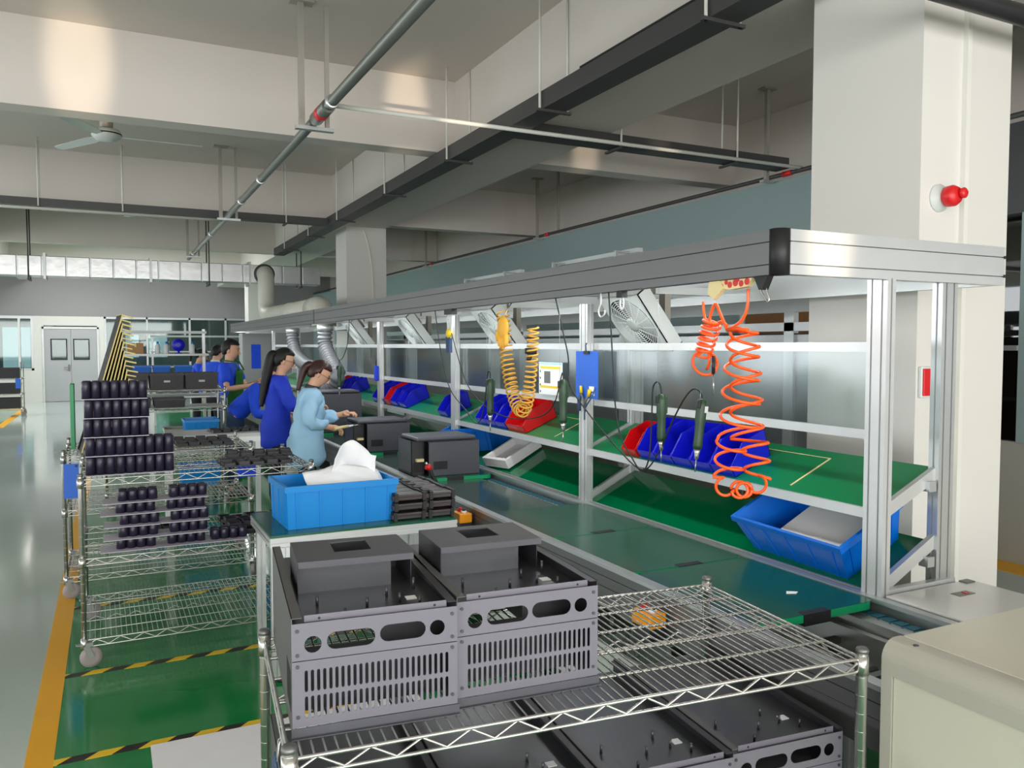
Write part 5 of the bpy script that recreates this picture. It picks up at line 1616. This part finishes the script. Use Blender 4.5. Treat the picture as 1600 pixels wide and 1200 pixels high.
for k, (x, lb) in enumerate(((0.42, 'blue bin on the low bench shelf behind the first black crate'), (0.68, 'blue bin on the low bench shelf above the middle black crate'), (0.98, 'blue bin on the low bench shelf by the far worker'))):
    crate('bench_bin', lb, (x, 13.0, 1.246), 0, 0.23, 0.28, 0.16, 'blue_crate_deep', 0.9, 'blue bins on the low bench shelf')

# far cart of black boxes by the double door
fc = wire_cart('chrome wire cart of black boxes far away before the double door', (-2.75, 22.7, 0), 0.0, 1.7, 0.7, 1.30, (0.2, 0.55, 0.92), wheel=0.06)
for r_, z in enumerate((0.205, 0.555, 0.925)):
    for c_ in range(3):
        t = crate('black_box', 'black box on the far cart, %s shelf, %s along from the aisle end' % (('lowest', 'middle', 'top')[r_], ('first', 'second', 'third')[c_]), (-2.18 - 0.54 * c_, 22.7, z), 0, 0.5, 0.5, 0.24, 'crate_black', 0.95, 'black boxes on the far cart', ribs=4)
ft = MB().box(-0.05, 0.05, -0.004, 0.004, -0.12, 0.12).build('tag_sheet', 'clip_blue', None, (-1.96, 22.33, 0.80))
tag(ft, 'blue tag sheet on the post of the far cart', 'tag')

# grey cabinet with a blue notice beyond the line, wall speaker
cbn = thing('grey_cabinet', 'grey cabinet with a blue notice beyond the far end of the line', 'cabinet', (2.75, 17.6, 0))
MB().box(-0.3, 0.3, -0.25, 0.25, 0, 1.95, bev=0.01).build('body', 'door_grey', cbn)
MB().box(-0.27, 0.27, -0.262, -0.25, 0.05, 1.90).build('door', 'door_grey', cbn)
MB().box(-0.13, 0.06, -0.266, -0.262, 1.22, 1.72).build('notice', 'blue_cloth', cbn)
sp2 = thing('wall_speaker', 'pale round speaker box high on the grey wall past the foil duct', 'speaker', (4.35, 27.93, 2.98))
MB().box(-0.22, 0.22, -0.12, 0.06, -0.28, 0.28, bev=0.08).build('body', 'fan_white', sp2)
MB().cyl((0.3, -0.05, 0.1), (0.75, -0.05, -0.25), 0.03, 8).build('bracket_arm', 'black', sp2)

# pale cardboard sheet on the floor by the loaded cart
cs = MB().box(0.12, 1.3, 2.75, 3.665, 0.004, 0.012).build('floor_sheet', 'foam')
tag(cs, 'pale flat sheet lying on the green floor behind the loaded cart', 'sheet')
b3 = MB().box(-0.06, 0.06, -0.002, 0.002, -0.13, 0.0).build('hanging_sheet', 'blue_cloth', None, (0.80, 5.575, 0.955))
tag(b3, 'blue sheet hanging from the back edge of the capacitor board cart', 'tag')
cc = MB().tube(smooth_path([(3.70, 12.79, 3.58), (3.78, 12.785, 3.3), (3.84, 12.785, 2.9), (3.85, 12.785, 2.4), (3.80, 12.785, 2.0), (3.8, 12.785, 1.5)], 6), 0.008, 6).build('wall_cable', 'white_pipe')
tag(cc, 'thin white cable curving down the distant square column', 'cable')
for k in range(6):
    t = thing('strip_lamp', 'strip lamp behind the front beam, %s from the corner cap' % ('first', 'second', 'third', 'fourth', 'fifth', 'sixth')[k], 'lamp', (2.18, 3.15 + 2.1 * k, 1.995), 0, 'strip lamps behind the front beam')
    MB().box(-0.03, 0.03, -0.8, 0.8, 0.012, 0.05).build('housing', 'fan_white', t)
    MB().cyl((0, -0.78, 0.002), (0, 0.78, 0.002), 0.011, 8).build('tube', 'tube_glow', t)

# ---------------------------------------------------------------- people
from mathutils import noise as mnoise
def skinned(nodes, edges, root=0, sub=2, smooth=True):
    """grow a smooth surface round joints: nodes [(pos, rx, ry)], edges [(i, j)] -> (verts, faces)"""
    me = bpy.data.meshes.new('tmp')
    me.from_pydata([tuple(n[0]) for n in nodes], edges, [])
    o = bpy.data.objects.new('tmp', me)
    COL.objects.link(o)
    o.modifiers.new('s', 'SKIN').use_smooth_shade = True
    sl = me.skin_vertices[0].data
    for i, n in enumerate(nodes):
        sl[i].radius = (n[1], n[2] if len(n) > 2 else n[1])
        sl[i].use_root = (i == root)
    o.modifiers.new('u', 'SUBSURF').levels = sub
    dg = bpy.context.evaluated_depsgraph_get()
    ev = o.evaluated_get(dg)
    m2 = bpy.data.meshes.new_from_object(ev)
    V = [v.co.copy() for v in m2.vertices]
    F = [tuple(p.vertices) for p in m2.polygons]
    bpy.data.objects.remove(o)
    bpy.data.meshes.remove(me)
    bpy.data.meshes.remove(m2)
    return V, F

def two_bone(a, c, l1, l2, hint):
    """elbow position between shoulder a and wrist c"""
    a, c = Vector(a), Vector(c)
    d = c - a
    L = min(d.length, (l1 + l2) * 0.995)
    d.normalize()
    x = (l1 * l1 - l2 * l2 + L * L) / (2 * L)
    h = math.sqrt(max(0.0, l1 * l1 - x * x))
    u = Vector(hint)
    u = (u - d * u.dot(d)).normalized()
    return a + d * x + u * h, a + d * L

def person(label, loc, rotz, H=1.60, lean=0.0, head_pitch=0.0, head_yaw=0.0, wrists=None, top='smock', top_kind='coat', bottom='trousers',
           hair='hair', ponytail=None, apron=None, collar=None, sleeve='long', glasses=False, female=True):
    """figure facing -y, feet at the origin"""
    k = H / 1.60
    t = thing('person', label, 'person', loc, rotz)
    hip = Vector((0, 0, 0.86 * k))
    RL = Matrix.Rotation(lean, 4, 'X')
    def up(p):
        """upper-body point, leaned forward about the hips"""
        return hip + RL @ (Vector(p) * k - hip)
    sw = 0.155 if female else 0.175
    pel, w1_, w2_, ch, nb, nk = (0, 0, .90), (0, 0.0, 1.0), (0, -.005, 1.10), (0, -.005, 1.22), (0, .005, 1.335), (0, -.005, 1.39)
    hc = Vector((0, -0.02, 1.39)) * k
    RH = Matrix.Rotation(head_yaw, 4, 'Z') @ Matrix.Rotation(head_pitch, 4, 'X')
    def hd(p):
        """head point relative to the top of the neck"""
        return up((0, -0.005, 1.39)) + (RL @ RH if False else Matrix.Rotation(lean * 0.35, 4, 'X') @ RH) @ (Vector(p) * k)
    N, E = [], []
    def add(p, r, frm=None, r2=None):
        N.append((p, r * k, (r2 or r) * k))
        if frm is not None:
            E.append((frm, len(N) - 1))
        return len(N) - 1
    i0 = add(up(pel), .095, None, .075)
    i1 = add(up(w1_), .09, i0, .072)
    i2 = add(up(w2_), .095, i1, .076)
    i3 = add(up(ch), .110, i2, .082)
    i4 = add(up(nb), .068, i3, .058)
    i5 = add(up(nk), .050, i4)
    h1 = add(hd((0, -0.020, 0.042)), .070, i5, .074)
    h2 = add(hd((0, -0.010, 0.105)), .088, h1, .103)
    h3 = add(hd((0, 0.002, 0.155)), .084, h2, .100)
    h4 = add(hd((0, 0.006, 0.195)), .050, h3, .060)
    arms = {}
    for s in (-1, 1):
        sh = up((s * sw, 0.0, 1.30))
        wr = wrists[0 if s < 0 else 1] if wrists else (s * 0.22, -0.02, 0.80)
        wr = Vector(wr) * k
        el, wr = two_bone(sh, wr, 0.275 * k, 0.245 * k, (s * 0.55, 0.35, -1.0))
        a0 = add(up((s * sw * 0.72, 0, 1.285)), .054, i3)
        a1 = add(sh, .046, a0)
        a2 = add(el, .036, a1)
        a3 = add(el.lerp(wr, 0.5), .034, a2)
        a4 = add(wr, .026, a3)
        d = (wr - el).normalized()
        pm = wr + d * 0.045 * k
        a5 = add(pm, .036, a4, .020)
        add(wr + d * 0.085 * k, .034, a5, .016)
        arms[s] = (sh, el, wr, d)
    for s in (-1, 1):
        hp = Vector((s * 0.082, 0.0, 0.84)) * k
        b0 = add(hp, .068, i0)
        b1 = add(Vector((s * 0.086, -0.01, 0.66)) * k, .064, b0)
        b2 = add(Vector((s * 0.088, -0.012, 0.46)) * k, .052, b1)
        b3 = add(Vector((s * 0.09, 0.012, 0.30)) * k, .050, b2)
        b4 = add(Vector((s * 0.092, 0.02, 0.085)) * k, .034, b3)
        b5 = add(Vector((s * 0.094, -0.05, 0.042)) * k, .036, b4)
        add(Vector((s * 0.096, -0.15, 0.03)) * k, .026, b5)
    V, F = skinned(N, E)
    body = MB().add(V, F, True)
    # nose, ears, brow joined to the same surface object
    rh = Matrix.Rotation(lean * 0.35, 4, 'X') @ RH
    body.tube([hd((0, -0.094, 0.115)), hd((0, -0.105, 0.088)), hd((0, -0.112, 0.075)), hd((0, -0.092, 0.068))], [0.006 * k, 0.009 * k, 0.012 * k, 0.007 * k], 8)
    for s in (-1, 1):
        body.ball(hd((s * 0.076, 0.004, 0.092)), (0.010 * k, 0.018 * k, 0.029 * k), 8, 6, rh.to_3x3().to_4x4())
    # fingers: four of unequal length and a thumb from the side of each palm
    for s in (-1, 1):
        sh, el, wr, d = arms[s]
        side = d.cross(Vector((0, 0, 1)))
        side = side.normalized() if side.length > 0.1 else Vector((1, 0, 0))
        dn = d.cross(side).normalized()
        if dn.z > 0:
            dn = -dn
        for q, ln in enumerate((0.062, 0.072, 0.068, 0.052)):
            o = wr + d * 0.085 * k + side * (q - 1.5) * 0.017 * k
            p1 = o + d * ln * 0.5 * k + dn * 0.008 * k
            p2 = p1 + d * ln * 0.25 * k + dn * ln * 0.35 * k
            p3 = p2 + dn * ln * 0.3 * k - d * 0.004 * k
            body.tube([o - d * 0.02 * k, p1, p2, p3], [0.010 * k, 0.0092 * k, 0.0085 * k, 0.007 * k], 8)
        inner = -side if (side.x * s) > 0 else side
        o = wr + d * 0.03 * k + inner * 0.025 * k
        body.tube([o, o + d * 0.03 * k + inner * 0.022 * k + dn * 0.01 * k, o + d * 0.062 * k + inner * 0.022 * k + dn * 0.02 * k], [0.013 * k, 0.011 * k, 0.008 * k], 8)
    body.build('body', 'skin', t)
    # face
    for s in (-1, 1):
        MB().ball(hd((s * 0.031, -0.088, 0.112)), (0.012 * k, 0.006 * k, 0.006 * k), 10, 6, rh).build('eye', 'eye_dark', t)
        MB().tube([hd((s * 0.018, -0.092, 0.130)), hd((s * 0.033, -0.090, 0.134)), hd((s * 0.048, -0.080, 0.129))], 0.0035 * k, 6).build('eyebrow', hair, t)
    MB().ball(hd((0, -0.082, 0.046)), (0.022 * k, 0.007 * k, 0.006 * k), 10, 6, rh).build('mouth', 'lip', t)
    if glasses:
        g = MB()
        for s in (-1, 1):
            g.tube([hd((s * 0.033 + 0.022 * math.cos(a), -0.099, 0.110 + 0.017 * math.sin(a))) for a in [2 * PI * i / 14 for i in range(14)]], 0.0018 * k, 5, closed=True)
            g.tube([hd((s * 0.055, -0.098, 0.112)), hd((s * 0.078, -0.04, 0.112)), hd((s * 0.08, 0.01, 0.108))], 0.0018 * k, 5)
        g.tube([hd((-0.011, -0.1, 0.112)), hd((0.011, -0.1, 0.112))], 0.0018 * k, 5)
        g.build('glasses', 'black', t)
    # hair: a shell round the skull that ducks under the skin over the face
    hv, hf = [], []
    n, m_ = 28, 16
    for i in range(m_ + 1):
        th = PI * i / m_
        for j in range(n):
            a = 2 * PI * j / n
            x, y, z = math.sin(th) * math.cos(a), math.sin(th) * math.sin(a), math.cos(th)
            r = 1.0
            edge = 0.42 if female else 0.50
            if y < -0.15 and z < edge + 0.25 * max(0, -y - 0.75):
                r = 0.70
            elif z < -0.35 and y < 0.35:
                r = 0.72
            elif y < 0.1 and z < -0.05:
                r = 0.80
            if z < -0.75:
                r *= 0.75
            r *= 1 + 0.02 * math.sin(7 * a + 3 * th)
            hv.append(hd((x * 0.092 * r, 0.002 + y * 0.112 * r, 0.118 + z * 0.116 * r)))
    for i in range(m_):
        for j in range(n):
            j2 = (j + 1) % n
            hf.append((i * n + j, (i + 1) * n + j, (i + 1) * n + j2, i * n + j2))
    hr = MB().add(hv, hf, True).build('hair', hair, t)
    if ponytail:
        P = smooth_path([hd(p) for p in ponytail[0]], 5)
        L = len(P)
        MB().tube(P, [k * (0.018 + (ponytail[1] - 0.018) * math.sin(PI * min(1, 0.12 + 0.88 * (i / (L - 1))))) for i in range(L)], 12).build('ponytail', hair, hr)
    # trousers
    TN, TE = [], []
    def tadd(p, r, frm=None, r2=None):
        TN.append((p, r * k, (r2 or r) * k))
        if frm is not None:
            TE.append((frm, len(TN) - 1))
        return len(TN) - 1
    j0 = tadd(up((0, 0, .98)), .128 if lean < 0.5 else .152, None, .104 if lean < 0.5 else .135)
    jm = tadd(Vector((0, 0.0, .87)) * k, .142, j0, .122)
    for s in (-1, 1):
        b0 = tadd(Vector((s * 0.084, 0.0, 0.78)) * k, .094, jm)
        b1 = tadd(Vector((s * 0.087, -0.01, 0.62)) * k, .082, b0)
        b2 = tadd(Vector((s * 0.089, -0.012, 0.46)) * k, .066, b1)
        b3 = tadd(Vector((s * 0.091, 0.012, 0.28)) * k, .062, b2)
        tadd(Vector((s * 0.092, 0.018, 0.10)) * k, .056, b3)
    V, F = skinned(TN, TE)
    MB().add(V, F, True).build('trousers', bottom, t)
    for s in (-1, 1):
        V, F = skinned([(Vector((s * 0.093, 0.045, 0.045)) * k, .046 * k, .044 * k), (Vector((s * 0.094, -0.03, 0.045)) * k, .047 * k, .045 * k), (Vector((s * 0.096, -0.13, 0.036)) * k, .045 * k, .034 * k), (Vector((s * 0.097, -0.19, 0.03)) * k, .030 * k, .024 * k)], [(0, 1), (1, 2), (2, 3)])
        MB().add(V, F, True).build('shoe', 'shoe', t)
    # upper garment
    GN, GE = [], []
    def gadd(p, r, frm=None, r2=None):
        GN.append((p, r * k, (r2 or r) * k))
        if frm is not None:
            GE.append((frm, len(GN) - 1))
        return len(GN) - 1
    ex = 0.018 if top_kind == 'shirt' else (0.050 if top == 'smock' else 0.034)
    g3 = gadd(up(ch), .130 + ex, None, .098 + ex)
    g2 = gadd(up(w2_), .118 + ex, g3, .094 + ex)
    g1 = gadd(up(w1_), .120 + ex, g2, .098 + ex)
    low = gadd(up((0, 0, .90 if top_kind == 'coat' else (.91 if lean < 0.5 else .85))), .140 + ex, g1, .118 + ex)
    if top_kind == 'coat':
        m0 = gadd(Vector((0, 0, 0.76)) * k, .155 + ex, low, .135 + ex)
        gadd(Vector((0, 0, 0.60)) * k, .168 + ex, m0, .148 + ex)
    g4 = gadd(up((0, .006, 1.325)), .080 + ex * 0.5, g3, .070 + ex * 0.5)
    gadd(up((0, .002, 1.358)), .060 + ex * 0.3, g4)
    for s in (-1, 1):
        sh, el, wr, d = arms[s]
        a0 = gadd(up((s * sw * 0.72, 0, 1.285)), .068 + ex * 0.6, g3)
        a1 = gadd(sh, .058 + ex * 0.5, a0)
        if sleeve == 'long':
            a2 = gadd(el, .050 + ex * 0.6, a1)
            a3 = gadd(el.lerp(wr, 0.55), .044 + ex * 0.5, a2)
            gadd(el.lerp(wr, 0.93), .032 + ex * 0.25, a3)
        else:
            gadd(sh.lerp(el, 0.8), .054 + ex * 0.5, a1)
    V, F = skinned(GN, GE)
    amp = (0.024 if top == 'smock' else 0.014) if top_kind == 'coat' else 0.012
    V = [v + mnoise.noise_vector(v * 11.0 / k) * amp + mnoise.noise_vector(v * 27.0 / k) * amp * 0.5 for v in V]
    gm = MB().add(V, F, True).build('smock' if top == 'smock' else ('coat' if top_kind == 'coat' else 'shirt'), top, t)
    if collar:
        V, F = skinned([(up((0, .006, 1.325)), .086 * k, .080 * k), (up((0, .0, 1.36)), .073 * k, .070 * k), (up((0, -.002, 1.385)), .066 * k, .064 * k)], [(0, 1), (1, 2)])
        MB().add(V, F, True).build('collar', collar, t)
    if apron:
        rows, cols = 14, 12
        av = []
        for i in range(rows + 1):
            u = i / rows
            z = 1.27 - u * 0.79
            hw = 0.10 if u < 0.22 else 0.10 + 0.11 * min(1, (u - 0.22) / 0.12)
            for j in range(cols + 1):
                a = (j / cols - 0.5) * 2
                x = a * hw
                y = -(0.160 - 0.09 * a * a * (hw / 0.2)) - 0.012 * math.sin(3 * a + 5 * u) * u
                p = (x, y, z)
                av.append(up(p) if z > 0.9 else Vector(p) * k)
        af = [(i * (cols + 1) + j, i * (cols + 1) + j + 1, (i + 1) * (cols + 1) + j + 1, (i + 1) * (cols + 1) + j) for i in range(rows) for j in range(cols)]
        ao = MB().add(av, af, True).build('apron', apron, t)
        sd = ao.modifiers.new('thickness', 'SOLIDIFY')
        sd.thickness = 0.006
        for s in (-1, 1):
            MB().tube([up((s * 0.085, -0.15, 1.26)), up((s * 0.09, -0.09, 1.36)), up((s * 0.07, 0.05, 1.37))], 0.010 * k, 6).build('strap', apron, ao)
    return t
FX = PI / 2      # facing the conveyor
person('woman in a pale blue smock with glasses working at the dark inverter box', (1.545, 7.22, 0), FX - 0.10, 1.57, lean=0.13, head_pitch=0.50, head_yaw=-0.1,
       wrists=((-0.17, -0.20, 1.00), (0.10, -0.34, 1.09)), top='smock', top_kind='coat', hair='hair_brown', collar='collar_dark', glasses=True,
       ponytail=([(0, 0.085, 0.14), (0.0, 0.12, 0.13), (0.01, 0.132, 0.07), (0.01, 0.115, -0.02), (0.0, 0.085, -0.12)], 0.036))
person('woman in a dark blue coat with a long black ponytail', (1.50, 8.40, 0), FX - 0.12, 1.66, lean=0.10, head_pitch=0.22,
       wrists=((-0.14, -0.36, 1.05), (0.12, -0.38, 1.02)), top='blue_coat', top_kind='coat', glasses=True,
       ponytail=([(0, 0.085, 0.15), (0.0, 0.12, 0.135), (0.0, 0.125, 0.06), (0.0, 0.12, -0.10), (0.0, 0.11, -0.27), (0.0, 0.10, -0.38)], 0.050))
person('person in bright blue and jeans bending deep over the line', (1.24, 9.6, 0), FX - 0.5, 1.66, lean=0.78, head_pitch=0.35,
       wrists=((-0.15, -0.56, 0.90), (0.15, -0.56, 0.90)), top='blue_cloth', top_kind='shirt', bottom='denim', female=False)
person('man in a blue polo shirt and green apron standing upright', (1.36, 10.95, 0), FX - 0.45, 1.76, lean=0.03, head_pitch=0.16, head_yaw=0.1,
       wrists=((-0.16, -0.30, 1.08), (0.05, -0.34, 1.12)), top='blue_cloth', top_kind='shirt', bottom='trousers', apron='apron', sleeve='short', female=False)
person('person in blue with a white collar seen from behind', (1.50, 13.95, 0), FX + 0.7, 1.70, lean=0.12, head_pitch=0.3, top='blue_cloth', top_kind='shirt', collar='fan_white', female=False)
person('small figure of a woman in blue turned to the line, furthest worker', (1.36, 15.3, 0), FX - 0.1, 1.64, lean=0.1, head_pitch=0.3,
       wrists=((-0.16, -0.34, 1.04), (0.1, -0.36, 1.0)), top='blue_cloth', top_kind='shirt', ponytail=([(0, 0.10, 0.15), (0, 0.15, 0.15), (0, 0.16, 0.05), (0, 0.13, -0.05)], 0.035))
tl2 = thing('torque_driver', 'cream and black hand driver held by the woman in the pale smock', 'screwdriver', (1.83, 7.01, 0.985), 0.25)
MB().cyl((-0.09, 0, -0.012), (0.05, 0, 0.0), 0.014, 10).build('handle', 'cream', tl2)
MB().cyl((0.05, 0, 0.0), (0.10, 0, 0.004), 0.011, 10, 0.007).build('collar', 'paper', tl2)
MB().cyl((0.10, 0, 0.004), (0.20, 0, 0.008), 0.003, 8).build('shaft', 'chrome', tl2)
